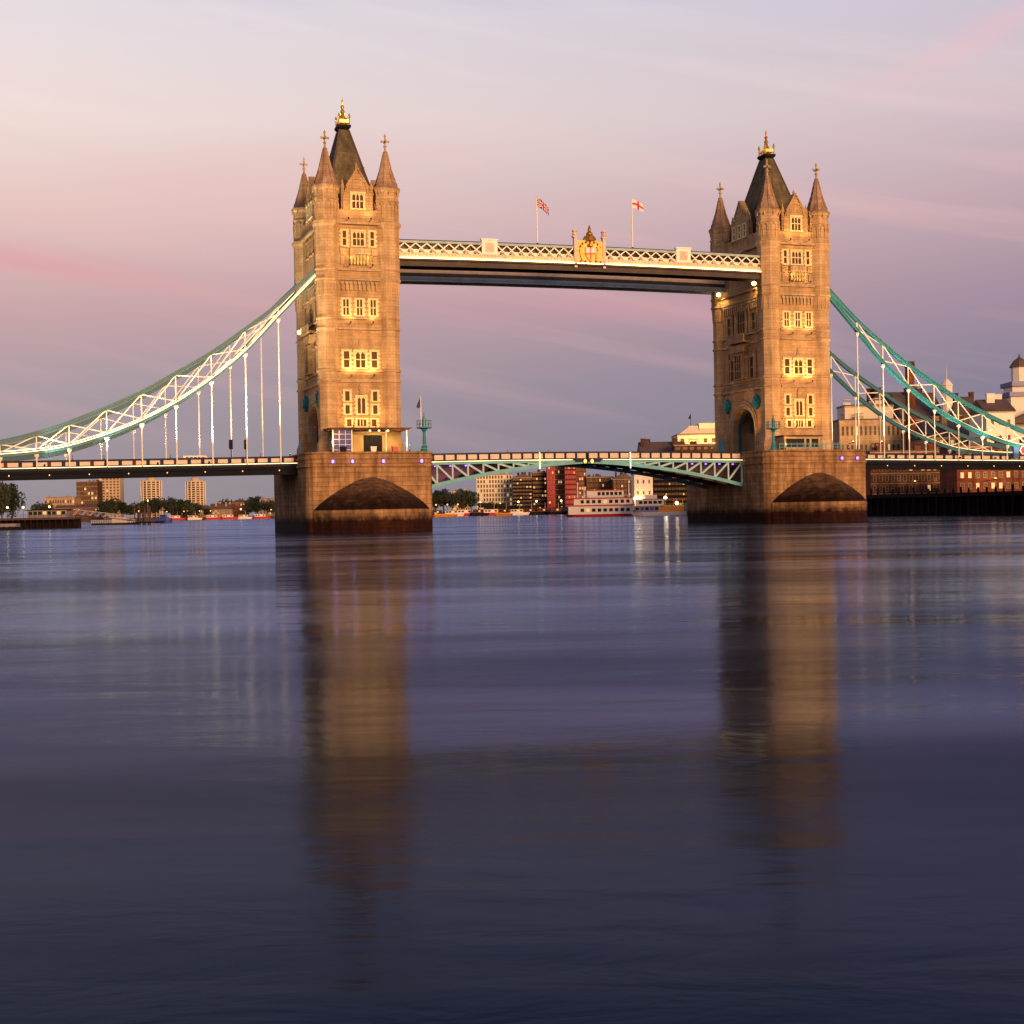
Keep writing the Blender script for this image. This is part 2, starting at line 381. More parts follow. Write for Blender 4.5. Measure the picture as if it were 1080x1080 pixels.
def tag(o, label=None, cat=None, group=None, kind=None):
    if label: o['label'] = label
    if cat: o['category'] = cat
    if group: o['group'] = group
    if kind: o['kind'] = kind
    return o
def thing(name, label, cat, loc, rz=0., group=None):
    o = bpy.data.objects.new(name, None); COL.objects.link(o); o.location = loc; o.rotation_euler = (0, 0, rz)
    o.empty_display_size = .5
    return tag(o, label, cat, group)
def copy_tree(o, parent=None):
    kids = list(o.children)
    c = o.copy(); COL.objects.link(c)
    if parent is not None: c.parent = parent
    for k in kids: copy_tree(k, c)
    return c
def lamp(kind, name, loc, target, energy, col, parent=None, size=.2, blend=.6, angle=80, sy=None):
    l = bpy.data.lights.new(name, kind); l.energy = energy; l.color = col
    if kind == 'SPOT': l.spot_size = R(angle); l.spot_blend = blend; l.shadow_soft_size = size
    elif kind == 'POINT': l.shadow_soft_size = size
    elif kind == 'AREA':
        l.size = size
        if sy: l.shape = 'RECTANGLE'; l.size_y = sy
        l.spread = R(angle)
    o = bpy.data.objects.new(name, l); COL.objects.link(o)
    loc = Vector(loc)
    if target is not None: o.rotation_euler = (loc-Vector(target)).to_track_quat('Z', 'Y').to_euler()
    o.location = loc - (wloc(parent) if parent is not None else Vector((0, 0, 0)))
    if parent is not None: o.parent = parent
    return o

# ------------------------------------------------------------------ river and banks
wb = MB(); wb.v = [Vector((-9000, -1500, 0)), Vector((9000, -1500, 0)), Vector((9000, 14000, 0)), Vector((-9000, 14000, 0))]; wb.face([0, 1, 2, 3])
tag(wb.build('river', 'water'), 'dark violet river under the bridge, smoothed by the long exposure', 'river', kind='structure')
def bank(name, pts, z, label):
    b = MB(); b.prism([(p.x, p.y) for p in pts], 'z', -3, z)
    tag(b.build(name, 'ground'), label, 'bank', kind='structure')
bank('north_bank', [atz(-900, 1380), atz(300, 1380), atz(420, 1060), atz(560, 1010), atz(760, 960), atz(900, 2400), atz(900, 9000), atz(-1500, 9000)], 2.4, 'low dark far bank of the river behind the bridge')
bank('south_bank', [Vector((112, -12, 0)), Vector((112, 90, 0)), Vector((190, 420, 0)), Vector((420, 1300, 0)), Vector((1500, 1300, 0)), Vector((1500, -12, 0))], 5.0, 'right hand bank of the river behind the quay')

# ------------------------------------------------------------------ towers
CX = -41.15
def arch(hw, zs, zt, n=12, y0=0., pointed=1.25):
    """points of a gothic arch from +hw to -hw"""
    pts = []
    for k in range(n+1):
        a = math.pi*k/n
        y = hw*math.cos(a); q = abs(math.sin(a))**.9
        pts.append((y0+y, zs+(zt-zs)*q))
    return pts
STR = [25.0, 26.75, 33.7, 35.45, 41.9, 43.5, 51.2]
def make_window(parent, x, z0, z1, lights, lw, rows, y, facing='y', quoin=True, pane='glass_amber', head=0., frame='window_stone', sgn=-1, arched=False):
    """window part with stone frame; a pane sub-part. facing 'y': on a wall facing -Y; 'x': on a wall facing sgn*X"""
    f = MB(); tw = lights*lw; mull = .16; jw = .32
    def bx(a0, a1, b0, b1, d0, d1):                    # a along wall, b up, d outwards
        if facing == 'y': f.box(x+a0, x+a1, y-d1, y-d0, b0, b1)
        else:
            s = sorted((y+sgn*d0, y+sgn*d1)); f.box(s[0], s[1], x+a0, x+a1, b0, b1)
    hw = tw/2
    bx(-hw-jw, -hw, z0, z1, 0, .2); bx(hw, hw+jw, z0, z1, 0, .2)
    bx(-hw-jw-.08, hw+jw+.08, z0-.22, z0, 0, .3); bx(-hw-jw-.08, hw+jw+.08, z1, z1+.26, 0, .28)
    if quoin:
        k = 0; z = z0
        while z < z1-.2:
            if k % 2 == 0:
                bx(-hw-jw-.22, -hw-jw, z, min(z+.36, z1), 0, .16); bx(hw+jw, hw+jw+.22, z, min(z+.36, z1), 0, .16)
            z += .36; k += 1
    for i in range(1, lights): bx(-hw+i*lw-mull/2, -hw+i*lw+mull/2, z0, z1, 0, .17)
    for r in range(1, rows): 
        zz = z0+(z1-z0)*r/rows
        for i in range(lights):
            bx(-hw+i*lw+(mull/2 if i else 0), -hw+(i+1)*lw-(mull/2 if i < lights-1 else 0), zz-.08, zz+.08, 0, .15)
    if arched:                                           # little trefoil spandrels in the heads
        for i in range(lights):
            a = -hw+i*lw+.06; b = a+lw-.12
            for sg, c in ((1, a), (-1, b)):
                pts = [(c, z1), (c+sg*lw*.42, z1), (c+sg*.1, z1-lw*.5), (c, z1-lw*.55)]
                if facing == 'y': f.prism([(x+u, v) for u, v in pts], 'y', y-.13, y-.02)
                else: f.prism([(x+u, v) for u, v in pts], 'x', y+sgn*.02, y+sgn*.13)
    wobj = f.build('window', frame, parent)
    g = MB()
    if facing == 'y': g.box(x-hw, x+hw, y-.05, y+.02, z0, z1)
    else:
        s = sorted((y+sgn*.05, y-sgn*.02)); g.box(s[0], s[1], x-hw, x+hw, z0, z1)
    g.build('pane', pane, wobj)
    return wobj

def make_tower():
    t = thing('bridge_tower', 'left stone bridge tower with glazed café terrace at its foot and gold roof crest', 'bridge tower', (CX, 0, 12.5), group='gothic bridge towers')
    fy, sxw = -10.5, 5.9
    w_ = MB()
    w_.box(CX-5.9, CX+5.9, fy, -8.6, 12.5, 53.3); w_.box(CX-5.9, CX+5.9, 8.6, -fy, 12.5, 53.3)
    ar = arch(4.5, 17.2, 21.6)
    for s in (-1, 1):
        a, b = CX+s*5.9, CX+s*3.9
        poly = [(8.6, 12.5), (8.6, 53.3), (-8.6, 53.3), (-8.6, 12.5), (-4.5, 12.5)] + ar[::-1] + [(4.5, 12.5)]
        # split into piers and spandrel strips
        w_.prism([(4.5, 12.5), (8.6, 12.5), (8.6, 53.3), (4.5, 53.3)], 'x', a, b)
        w_.prism([(-8.6, 12.5), (-4.5, 12.5), (-4.5, 53.3), (-8.6, 53.3)], 'x', a, b)
        w_.strip(ar, [(y, 53.3) for y, z in ar], 'x', a, b)
    w_.box(CX-3.9, CX+3.9, 5.2, 8.6, 12.5, 24); w_.box(CX-3.9, CX+3.9, -8.6, -5.2, 12.5, 24)
    w_.box(CX-3.9, CX+3.9, -5.2, 5.2, 23, 24)
    w_.build('wall', 'tower_stone', t)
    # corner turrets
    for i in (-1, 1):
        for j in (-1, 1):
            x, y = CX+i*5.13, j*9.48
            lo, up = 1.86, 2.13
            prof = [(2.25, 12.5), (2.25, 14.6), (2.05, 15.0), (lo, 15.6)]
            for z in STR[:4]: prof += [(lo, z-.3), (lo+.2, z-.12), (lo+.2, z+.1), (lo, z+.25)]
            prof += [(lo, 39.0), (lo+.06, 39.1), (up-.05, 41.4)]
            for z in STR[4:6]: prof += [(up, z-.25), (up+.16, z-.1), (up+.16, z+.1), (up, z+.22)]
            prof += [(up, 50.5), (up+.32, 51.0), (up+.34, 51.4), (up-.02, 51.7), (up-.04, 54.9), (up+.08, 55.0), (up+.08, 55.25), (up-.06, 55.35), (up-.06, 56.4), (up+.22, 56.9), (up+.24, 57.15)]
            tb = MB(); tb.lathe(x, y, prof)
            # blind lancets: raised ribs on each facet
            for k in range(8):
                a = 2*math.pi*k/8
                for zz0, zz1, rr, tang in ((39.2, 41.2, lo*.93+.1, .42), (52.2, 54.4, up*.92, .45)):
                    c = Vector((x+math.cos(a)*rr, y+math.sin(a)*rr, 0)); tv = Vector((-math.sin(a), math.cos(a), 0)); nv = Vector((math.cos(a), math.sin(a), 0))
                    for sg in (-1, 1):
                        p = c+tv*(sg*tang); tb.beam((p.x, p.y, zz0), (p.x+nv.x*.08, p.y+nv.y*.08, zz1), .12, .16)
                        q = c + nv*.08
                        tb.beam((p.x+nv.x*.08, p.y+nv.y*.08, zz1), (q.x, q.y, zz1+.6), .12, .16)
                # corbels beneath the eave
                c = Vector((x+math.cos(a)*(up+.06), y+math.sin(a)*(up+.06), 0))
                tb.box(c.x-.1, c.x+.1, c.y-.1, c.y+.1, 56.3, 56.85)
            tr = tb.build('turret', 'turret_stone', t)
            sp = MB(); sp.lathe(x, y, [(2.42, 57.15), (2.42, 57.35), (1.95, 57.75), (1.02, 60.6), (.36, 63.4), (.42, 63.6), (.3, 63.75)])
            for k in range(8):
                a = math.pi/8+2*math.pi*k/8
                sp.beam((x+1.95*math.cos(a), y+1.95*math.sin(a), 57.75), (x+1.02*math.cos(a), y+1.02*math.sin(a), 60.6), .14, .14); sp.beam((x+1.02*math.cos(a), y+1.02*math.sin(a), 60.6), (x+.36*math.cos(a), y+.36*math.sin(a), 63.4), .14, .14)
            for k in range(8):
                a = math.pi/8+2*math.pi*k/8
                for q in range(6):
                    f = .08+.84*q/5; rr = 2.0+(.36-2.0)*f-.18*math.sin(math.pi*f); zz = 57.75+(63.4-57.75)*f
                    sp.lathe(x+(rr+.06)*math.cos(a), y+(rr+.06)*math.sin(a), [(.03, zz-.14), (.13, zz), (.03, zz+.14)], 4)
            so_ = sp.build('spire', 'spire_stone', tr)
            fi = MB(); fi.lathe(x, y, [(.2, 63.7), (.16, 64.4), (.3, 64.55), (.3, 64.7), (.14, 64.8), (.13, 66.2), (.22, 66.3), (.02, 66.8)])
            fi.box(x-.62, x+.62, y-.12, y+.12, 65.28, 65.56); fi.box(x-.11, x+.11, y-.62, y+.62, 65.30, 65.54)
            for sg in (-1, 1): fi.lathe(x+sg*.62, y, [(.05, 65.2), (.2, 65.42), (.05, 65.64)], 6); fi.lathe(x, y+sg*.62, [(.05, 65.2), (.2, 65.42), (.05, 65.64)], 6)
            fi.build('finial', 'trim_stone', tr)
    # string courses and cornice between the turrets
    for z in STR:
        s = MB(); d = .42 if z < 50 else .6
        for sg in (-1, 1):
            a = sorted((sg*(10.5), sg*(10.5+d))); s.box(CX-3.6, CX+3.6, a[0], a[1], z-.2, z+.18)
            a = sorted((CX+sg*5.9, CX+sg*(5.9+d))); s.box(a[0], a[1], -7.9, 7.9, z-.18, z+.16)
        s.build('string_course', 'trim_stone', t)
    # corbel table
    for sg in (-1, 1):
        c = MB()
        for k in range(9):
            x = CX-2.9+k*5.8/8
            a = sorted((sg*10.5, sg*10.85)); c.box(x-.15, x+.15, a[0], a[1], 40.1, 41.2)
            c.box(x-.3, x+.3, a[0], a[1]+0, 41.2, 41.55)
        c.build('corbel_table', 'trim_stone', t)
    for sg in (-1, 1):
        c = MB()
        for k in range(17):
            y = -6.8+k*13.6/16
            a = sorted((CX+sg*5.9, CX+sg*6.3)); c.box(a[0], a[1], y-.16, y+.16, 40.0, 41.2); c.box(a[0], a[1], y-.34, y+.34, 41.2, 41.6)
        c.build('corbel_table', 'trim_stone', t)
    # river-side windows
    W = lambda *a, **k: make_window(t, *a, **k)
    for sg in (-1, 0, 1): W(CX+sg*2.3, 35.95, 38.55, 2, .46, 2, fy)
    W(CX, 27.25, 29.95, 2, .8, 2, fy, arched=True)
    for sg in (-1, 1): W(CX+sg*2.35, 27.25, 29.95, 1, .95, 2, fy)
    or_ = MB(); or_.box(CX-3.3, CX+3.3, fy-.24, fy, 30.24, 30.42)
    or_.lathe(CX, fy-.12, [(.5, 30.42), (.55, 30.6), (.3, 30.9), (.42, 31.1), (.2, 31.4), (.3, 31.6), (.05, 32.1)], 6)
    or_.build('window_crest', 'trim_stone', t)
    for sg in (-1, 1):
        W(CX+sg*2.35, 21.7, 23.3, 1, .75, 1, fy)
        W(CX+sg*2.35, 19.55, 21.0, 1, .75, 1, fy)
        W(CX+sg*2.1, 17.5, 18.65, 1, .8, 1, fy)
    W(CX, 19.6, 22.4, 2, .65, 1, fy, arched=True)
    W(CX, 17.5, 18.65, 3, .5, 1, fy)
    lg = MB(); lg.box(CX-3.6, CX+3.6, fy-.42, fy, 18.98, 19.2)
    for k in (-1.45, 1.45): lg.box(CX+k-.1, CX+k+.1, fy-.22, fy, 17.2, 18.98); lg.box(CX+k-.1, CX+k+.1, fy-.22, fy, 19.2, 22.9)
    lg.lathe(CX, fy-.15, [(.45, 22.75), (.5, 23.0), (.25, 23.2), (.5, 23.7), (.3, 24.1), (.35, 24.3), (.05, 24.7)], 6)
    lg.build('window_ledge', 'trim_stone', t)
    # the oriel level under the cornice
    W(CX, 47.5, 49.9, 3, .62, 2, fy, quoin=False, arched=True)
    for sg in (-1, 1): W(CX+sg*2.35, 47.5, 49.9, 1, .6, 2, fy)
    b = MB(); b.box(CX-1.6, CX+1.6, fy-.75, fy, 45.95, 47.1)
    for k in range(4): x = CX-1.1+k*.73; b.box(x-.25, x+.25, fy-.86, fy-.75, 46.2, 46.85)
    b.frustum((CX-.9, CX+.9, fy-.1, fy, 44.2), (CX-1.5, CX+1.5, fy-.7, fy, 45.9))
    for sg in (-1, 1):
        b.box(CX+sg*2.7-.45, CX+sg*2.7+.45, fy-.3, fy, 45.9, 47.05); b.box(CX+sg*2.75-.3, CX+sg*2.75+.3, fy-.22, fy, 44.3, 45.7)
    b.build('balcony', 'trim_stone', t)
    cp = MB()
    for k in range(6): x = CX-1.35+k*.54; cp.lathe(x, fy-.72, [(.16, 44.3), (.24, 44.7), (.16, 45.1), (.24, 45.5), (.1, 45.8)], 6)
    cp.build('carved_panel', 'gold_panel', t)
    # gables
    for sg in (-1, 1):
        g = MB(); y0, y1 = sorted((sg*10.55, sg*9.3))
        g.prism([(CX-2.5, 53.3), (CX+2.5, 53.3), (CX+2.5, 55.4), (CX+1.9, 57.3), (CX, 60.3), (CX-1.9, 57.3), (CX-2.5, 55.4)], 'y', y0, y1)
        for s2 in (-1, 1):
            g.beam((CX+s2*1.95, sg*10.0, 57.3), (CX, sg*10.0, 60.5), 1.5, .22)
            g.lathe(CX+s2*2.45, sg*10.1, [(.3, 53.3), (.3, 57.0), (.4, 57.2), (.05, 58.6)], 6)
        g.lathe(CX, sg*10.0, [(.16, 60.3), (.24, 60.8), (.05, 61.4)], 6)
        yb = sorted((sg*10.55, sg*10.7)); pts = [(CX+u, v) for u, v in arch(1.6, 56.3, 58.6)]
        g.strip(pts, [(CX+u, v) for u, v in arch(1.9, 56.3, 59.0)], 'y', yb[0], yb[1])
        g.box(CX-3.5, CX-2.5, y0, y1, 53.3, 53.55); g.box(CX+2.5, CX+3.5, y0, y1, 53.3, 53.55)
        go = g.build('gable', 'tower_stone', t)
        if sg < 0:
            W(CX, 53.7, 56.2, 3, .62, 2, -10.55, quoin=False, arched=True)
    for sg in (-1, 1):
        g = MB(); x0, x1 = sorted((CX+sg*5.95, CX+sg*4.9))
        g.prism([(-3.2, 53.3), (3.2, 53.3), (3.2, 56.2), (2.2, 58), (0, 60.9), (-2.2, 58), (-3.2, 56.2)], 'x', x0, x1)
        for s2 in (-1, 1):
            g.beam((CX+sg*5.5, s2*2.3, 57.9), (CX+sg*5.5, 0, 61.0), 1.2, .24)
            for yy in (3.1, 1.2): g.lathe(CX+sg*5.85, s2*yy, [(.3, 53.3), (.3, 56.4 if yy > 2 else 57.2), (.4, 56.8 if yy > 2 else 57.6), (.05, 58.6 if yy > 2 else 59.4)], 6)
        g.box(x0, x1, -7.6, -3.2, 53.3, 53.9); g.box(x0, x1, 3.2, 7.6, 53.3, 53.9)
        g.build('gable', 'tower_stone', t)
        for s2 in (-1, 0, 1): W(s2*2.1, 53.9, 56.2, 1, .7, 2, CX+sg*5.95, facing='x', sgn=sg, quoin=False)
    # main roof, platform and gold crest
    rf = MB(); rf.frustum((CX-4.6, CX+4.6, -7.4, 7.4, 53.2), (CX-4.1, CX+4.1, -6.5, 6.5, 55.6))
    rf.frustum((CX-4.1, CX+4.1, -6.5, 6.5, 55.6), (CX-.75, CX+.75, -1.15, 1.15, 69.3))
    r_ = rf.build('roof', 'slate', t)
    hp = MB()
    for i in (-1, 1):
        for j in (-1, 1): hp.beam((CX+i*4.1, j*6.5, 55.6), (CX+i*.78, j*1.17, 69.2), .26, .26)
    hp.build('hip_roll', 'tile_roof', r_)
    pf = MB(); pf.frustum((CX-.8, CX+.8, -1.2, 1.2, 69.25), (CX-1.15, CX+1.15, -1.55, 1.55, 69.7)); pf.box(CX-1.15, CX+1.15, -1.55, 1.55, 69.7, 70.05)
    pf.build('roof_platform', 'black', r_)
    cr = MB()
    for i in (-1, 1):
        for j in (-1, 1): cr.lathe(CX+i*.9, j*1.25, [(.14, 70.05), (.14, 71.3), (.24, 71.4), (.24, 71.6), (.04, 72.1)], 6)
    for i in (-1, 1):
        cr.box(CX-.9, CX+.9, i*1.25-.05, i*1.25+.05, 70.5, 71.0); cr.box(CX+i*.9-.05, CX+i*.9+.05, -1.25, 1.25, 70.55, 70.95)
        cr.beam((CX+i*.85, 0, 70.1), (CX+i*.1, 0, 72.9), .16, .2); cr.beam((CX, i*1.1, 70.1), (CX, i*.1, 72.9), .16, .2)
    cr.lathe(CX, 0, [(.7, 70.05), (.5, 71.2), (.62, 71.4), (.3, 72.3), (.42, 72.6), (.2, 73.1), (.34, 73.5), (.12, 73.8), (.2, 74.2), (.02, 75.0)], 8)
    cr.build('roof_crest', 'gold', r_)
    # road portal faces
    for sg in (-1, 1):
        p = MB(); X = CX+sg*5.9
        for k, (hw, zt, d) in enumerate(((4.5, 21.6, .12), (4.95, 22.1, .3), (5.4, 22.6, .2))):
            a = sorted((X, X+sg*d)); ii = arch(hw, 17.2, zt); oo = arch(hw+.35, 17.2, zt+.4)
            p.strip(ii, oo, 'x', a[0], a[1])
            for s2 in (-1, 1):
                yy = sorted((s2*hw, s2*(hw+.35))); p.box(a[0], a[1], yy[0], yy[1], 12.5, 17.2)
        p.build('arch_moulding', 'trim_stone', t)
        q = MB(); a = sorted((CX+sg*4.2, CX+sg*4.7)); ii = arch(4.1, 17.2, 21.1); oo = arch(4.49, 17.2, 21.55)
        q.strip(ii, oo, 'x', a[0], a[1])
        for s2 in (-1, 1):
            yy = sorted((s2*4.1, s2*4.49)); q.box(a[0], a[1], yy[0], yy[1], 12.5, 17.2)
        q.build('portal_lining', 'teal_dark', t)
        for kk in range(1, 3):
            q = MB(); xx = CX+sg*(4.2-kk*2.4); q.strip(arch(4.3, 17.2, 21.2), arch(4.9, 17.2, 22.2), 'x', xx-.2, xx+.2); q.build('portal_rib', 'teal_dark', t)
        for s2 in (-1, 1):
            sh = MB(); yy, zz = s2*5.9, 22.4
            pts = [(yy+1.0*math.cos(a_)*(1+.1*math.cos(4*a_)), zz+1.25*math.sin(a_)*(1+.1*math.cos(4*a_))) for a_ in [2*math.pi*k/16 for k in range(16)]]
            sh.prism(pts, 'x', X, X+sg*.7); sh.prism([(yy+(u-yy)*.6, zz+(v-zz)*.6) for u, v in pts], 'x', X+sg*.7, X+sg*.95)
            sh.build('shield', 'teal', t)
        # upper floors of the road face
        W(0, 27.2, 31.6, 3, .85, 3, X+sg*.9, facing='x', sgn=sg, quoin=False, frame='tower_stone', pane='glass')
        o = MB(); a = sorted((X, X+sg*.88)); o.box(a[0], a[1], -2.0, 2.0, 26.95, 32.2)
        o.prism([(-2.0, 32.2), (2.0, 32.2), (3.3, 33.5), (-3.3, 33.5)], 'x', X, X+sg*1.2)
        a = sorted((X, X+sg*1.6)); o.box(a[0], a[1], -3.4, 3.4, 33.9, 34.2)
        a = sorted((X+sg*1.35, X+sg*1.55)); o.box(a[0], a[1], -3.4, 3.4, 34.2, 35.25)
        for s2 in (-1, 1):
            for yy in (2.2, 5.4): o.lathe(X+sg*.25, s2*yy, [(.34, 26.9), (.34, 30.8), (.5, 31.2), (.3, 31.6), (.05, 32.8)], 6)
        o.build('oriel', 'tower_stone', t)
        for s2 in (-1, 1):
            W(s2*3.9, 27.2, 31.0, 1, 1.2, 2, X, facing='x', sgn=sg, quoin=False, frame='tower_stone', pane='glass')
            W(s2*4.9, 36.0, 39.2, 1, 1.2, 2, X, facing='x', sgn=sg, frame='tower_stone', pane='glass')
        W(0, 35.9, 39.8, 3, 1.0, 2, X, facing='x', sgn=sg, quoin=False, arched=True, frame='tower_stone', pane='glass')
        for s2 in (-1, 1):
            for yy in (2.2, 3.4):
                pl = MB(); pl.lathe(X+sg*.2, s2*yy, [(.3, 35.7), (.24, 36.2), (.24, 39.6), (.38, 39.9), (.05, 40.0)], 8); pl.build('column', 'tower_stone', t)
        for s2 in (-1, 0, 1): W(s2*3.2, 47.5, 50.0, 2, .7, 2, X, facing='x', sgn=sg, quoin=False, frame='tower_stone', pane='glass')
        gt = MB(); xx = sorted((X+sg*.3, X+sg*.55)); xx = sorted((X+sg*1.2, X+sg*1.35)); gt.box(xx[0], xx[1], 5.5, 7.9, 12.5, 15.9)
        gt.build('side_gate', 'teal', t)
        cb = MB(); xx = sorted((X+sg*.1, X+sg*1.2)); cb.box(xx[0], xx[1], 5.4, 8.0, 12.5, 17.2); cb.build('gatehouse', 'tower_stone', t)
    return t
tw1 = make_tower()
tw2 = copy_tree(tw1); tw2.location = (-CX, 0, 12.5)
tw2['label'] = 'right stone bridge tower whose road arch and turquoise shields face the opening span'

# ------------------------------------------------------------------ piers
def make_pier(cx, label):
    t = thing('bridge_pier', label, 'bridge pier', (cx, 0, -1), group='stone piers of the bridge')
    hw, hy, rr = 10.55, 17.4, 2.2
    def plan(hw, hy, rr, n=5):
        pts = []
        for sx_, sy_, a0 in ((1, 1, 0), (-1, 1, 90), (-1, -1, 180), (1, -1, 270)):
            for k in range(n+1):
                a = R(a0+90*k/n); pts.append((cx+sx_*(hw-rr)+rr*math.cos(a), sy_*(hy-rr)+rr*math.sin(a)))
        return pts
    def ring(b, levels):
        base = len(b.v); n = None
        for (off, z) in levels:
            p = plan(hw+off, hy+off, rr+off); n = len(p); b.v += [Vector((x, y, z)) for x, y in p]
        p0 = plan(hw, hy, rr); per = [0.]
        for k in range(n): a, c = p0[k], p0[(k+1) % n]; per.append(per[-1]+math.hypot(a[0]-c[0], a[1]-c[1]))
        for i in range(len(levels)-1):
            for k in range(n):
                k2 = (k+1) % n
                b.face([base+i*n+k, base+i*n+k2, base+(i+1)*n+k2, base+(i+1)*n+k],
                       [(per[k], levels[i][1]), (per[k+1], levels[i][1]), (per[k+1], levels[i+1][1]), (per[k], levels[i+1][1])])
        b.face([base+(len(levels)-1)*n+k for k in range(n)])
    b = MB(); ring(b, [(.0, -1.5), (0, 10.5), (.22, 10.62), (.22, 10.95), (.05, 11.05), (.05, 11.75)]); b.build('shaft', 'pier_stone', t)
    c = MB(); ring(c, [(.24, 11.75), (.24, 12.15), (.06, 12.2), (.06, 12.62), (.2, 12.7), (.2, 12.95), (-.25, 13.0)]); c.build('coping', 'pier_stone', t)
    # cutwater with its hooded top, upstream and downstream
    for sg in (-1, 1):
        n = 18
        for nm, mt_, levels in (('cutwater', 'pier_stone', ((-1.5, 1), (1.0, 1), (3.6, 1))), ('cutwater_hood', 'weedy_stone', ((3.6, 1), (4.8, .88), (6.0, .71), (7.1, .52), (8.0, .34), (8.5, .2), (8.8, .06)))):
            c = MB(); rings = []
            for zz, k in levels:
                base = len(c.v); arc = 0; row = []
                for i in range(n+1):
                    u = -1+2*i/n
                    v = Vector((cx+u*9.6*k, sg*(hy-.1 + 10.5*k**1.25*(1-abs(u)**1.7)), zz))
                    if row: arc += (v-row[-1]).length
                    row.append(v); c.uvs = getattr(c, 'uvs', []); c.uvs.append((arc/max(k, .2), zz*1.25))
                c.v += row; rings.append(base)
            for a, b2 in zip(rings, rings[1:]):
                for i in range(n): q = [a+i, a+i+1, b2+i+1, b2+i]; c.face(q, [c.uvs[j] for j in q])
            if nm != 'cutwater': c.face([rings[-1]+i for i in range(n+1)])
            c.build(nm, mt_, t)
    return t
make_pier(CX, 'left stone pier under the tower with the glazed terrace, its foot dark with weed')
make_pier(-CX, 'right stone pier standing in the river beneath the tower near the right bank')

# ------------------------------------------------------------------ side spans
def make_span(sg, label):
    t = thing('side_span', label, 'bridge deck', (sg*78, 0, 11), group='side spans of the bridge')
    x0, x1 = 51.75, 112.0
    zt = lambda x: 12.65-.012*(abs(x)-52)
    hx = lambda a: sg*a
    X0, X1 = x0, x1
    def sl(b, ya, yb, da, db, xa=X0, xb=X1):           # sloped slab: offsets below the parapet top
        za, zb = zt(xa), zt(xb)
        b.hexa([(hx(xa), ya, za+da), (hx(xb), ya, zb+da), (hx(xb), yb, zb+da), (hx(xa), yb, za+da), (hx(xa), ya, za+db), (hx(xb), ya, zb+db), (hx(xb), yb, zb+db), (hx(xa), yb, za+db)])
    b = MB(); sl(b, -8.6, 8.6, -1.6, -1.2); b.build('roadway', 'asphalt', t)
    for s in (-1, 1):
        g = MB()
        dz_ = 0 if s < 0 else .6
        sl(g, *sorted((s*8.7, s*8.3)), -2.85+dz_, -1.6); sl(g, *sorted((s*8.95, s*8.0)), -3.0+dz_, -2.85+dz_); sl(g, *sorted((s*9.0, s*8.7)), -2.05, -1.9)
        g.build('edge_girder', 'dark_steel', t)
        l = MB(); sl(l, *sorted((s*9.04, s*8.92)), -1.2, -1.1); l.build('light_strip', 'led_warm', t)
        k_ = MB(); sl(k_, *sorted((s*8.92, s*8.6)), -1.5, -.93); sl(k_, *sorted((s*8.98, s*8.6)), -.27, .02); k_.build('parapet_rail', 'deck_blue', t)
        n = int((x1-x0)/2.1); st = (x1-x0)/n
        for i in range(n):
            a = x0+i*st; p = MB()
            sl(p, *sorted((s*8.86, s*8.74)), -.93, -.27, a+.55, a+st); p.build('parapet_panel', 'cream_steel', t)
            q = MB(); sl(q, *sorted((s*8.95, s*8.62)), -.93, -.27, a, a+.55); q.build('parapet_post', 'deck_red' if i % 3 == 0 else 'deck_blue', t)
    for i in range(10):
        x = x0+3+i*6; c = MB(); c.box(*sorted((hx(x-.2), hx(x+.2))), -8.2, 8.2, zt(x)-2.4, zt(x)-1.62); c.build('cross_beam', 'dark_steel', t)
        r = MB(); r.lathe(hx(x), -9.08, [(.04, zt(x)-2.4), (.1, zt(x)-2.3), (.04, zt(x)-2.2)], 8); r.build('lamp', 'lamp_dim', t)
    return t
make_span(-1, 'left side span of the bridge deck hung from the white lit chain')
make_span(1, 'right side span of the bridge deck hung from the bright turquoise chain')

# ------------------------------------------------------------------ suspension chains
TOP = [(47.2, 44.5), (54.5, 37.6), (60, 33.35), (65.5, 29.4), (71.2, 26.0), (76.6, 22.9), (82, 20.4), (87.7, 18.05), (92.6, 16.35), (98, 15.0), (104, 13.9)]
BOT = [(47.2, 43.4), (54.5, 35.7), (60, 29.8), (65.5, 25.2), (71.2, 21.3), (76.6, 18.4), (82, 16.2), (87.7, 14.4), (92.6, 13.55), (98, 13.1), (104, 12.9)]
def dense(P):
    out = []
    for i in range(len(P)-1):
        p0 = P[max(i-1, 0)]; p1 = P[i]; p2 = P[i+1]; p3 = P[min(i+2, len(P)-1)]
        for k in range(4):
            t = k/4
            f = lambda j: .5*((2*p1[j])+(-p0[j]+p2[j])*t+(2*p0[j]-5*p1[j]+4*p2[j]-p3[j])*t*t+(-p0[j]+3*p1[j]-3*p2[j]+p3[j])*t**3)
            out.append((f(0), f(1)))
    out.append(P[-1]); return out
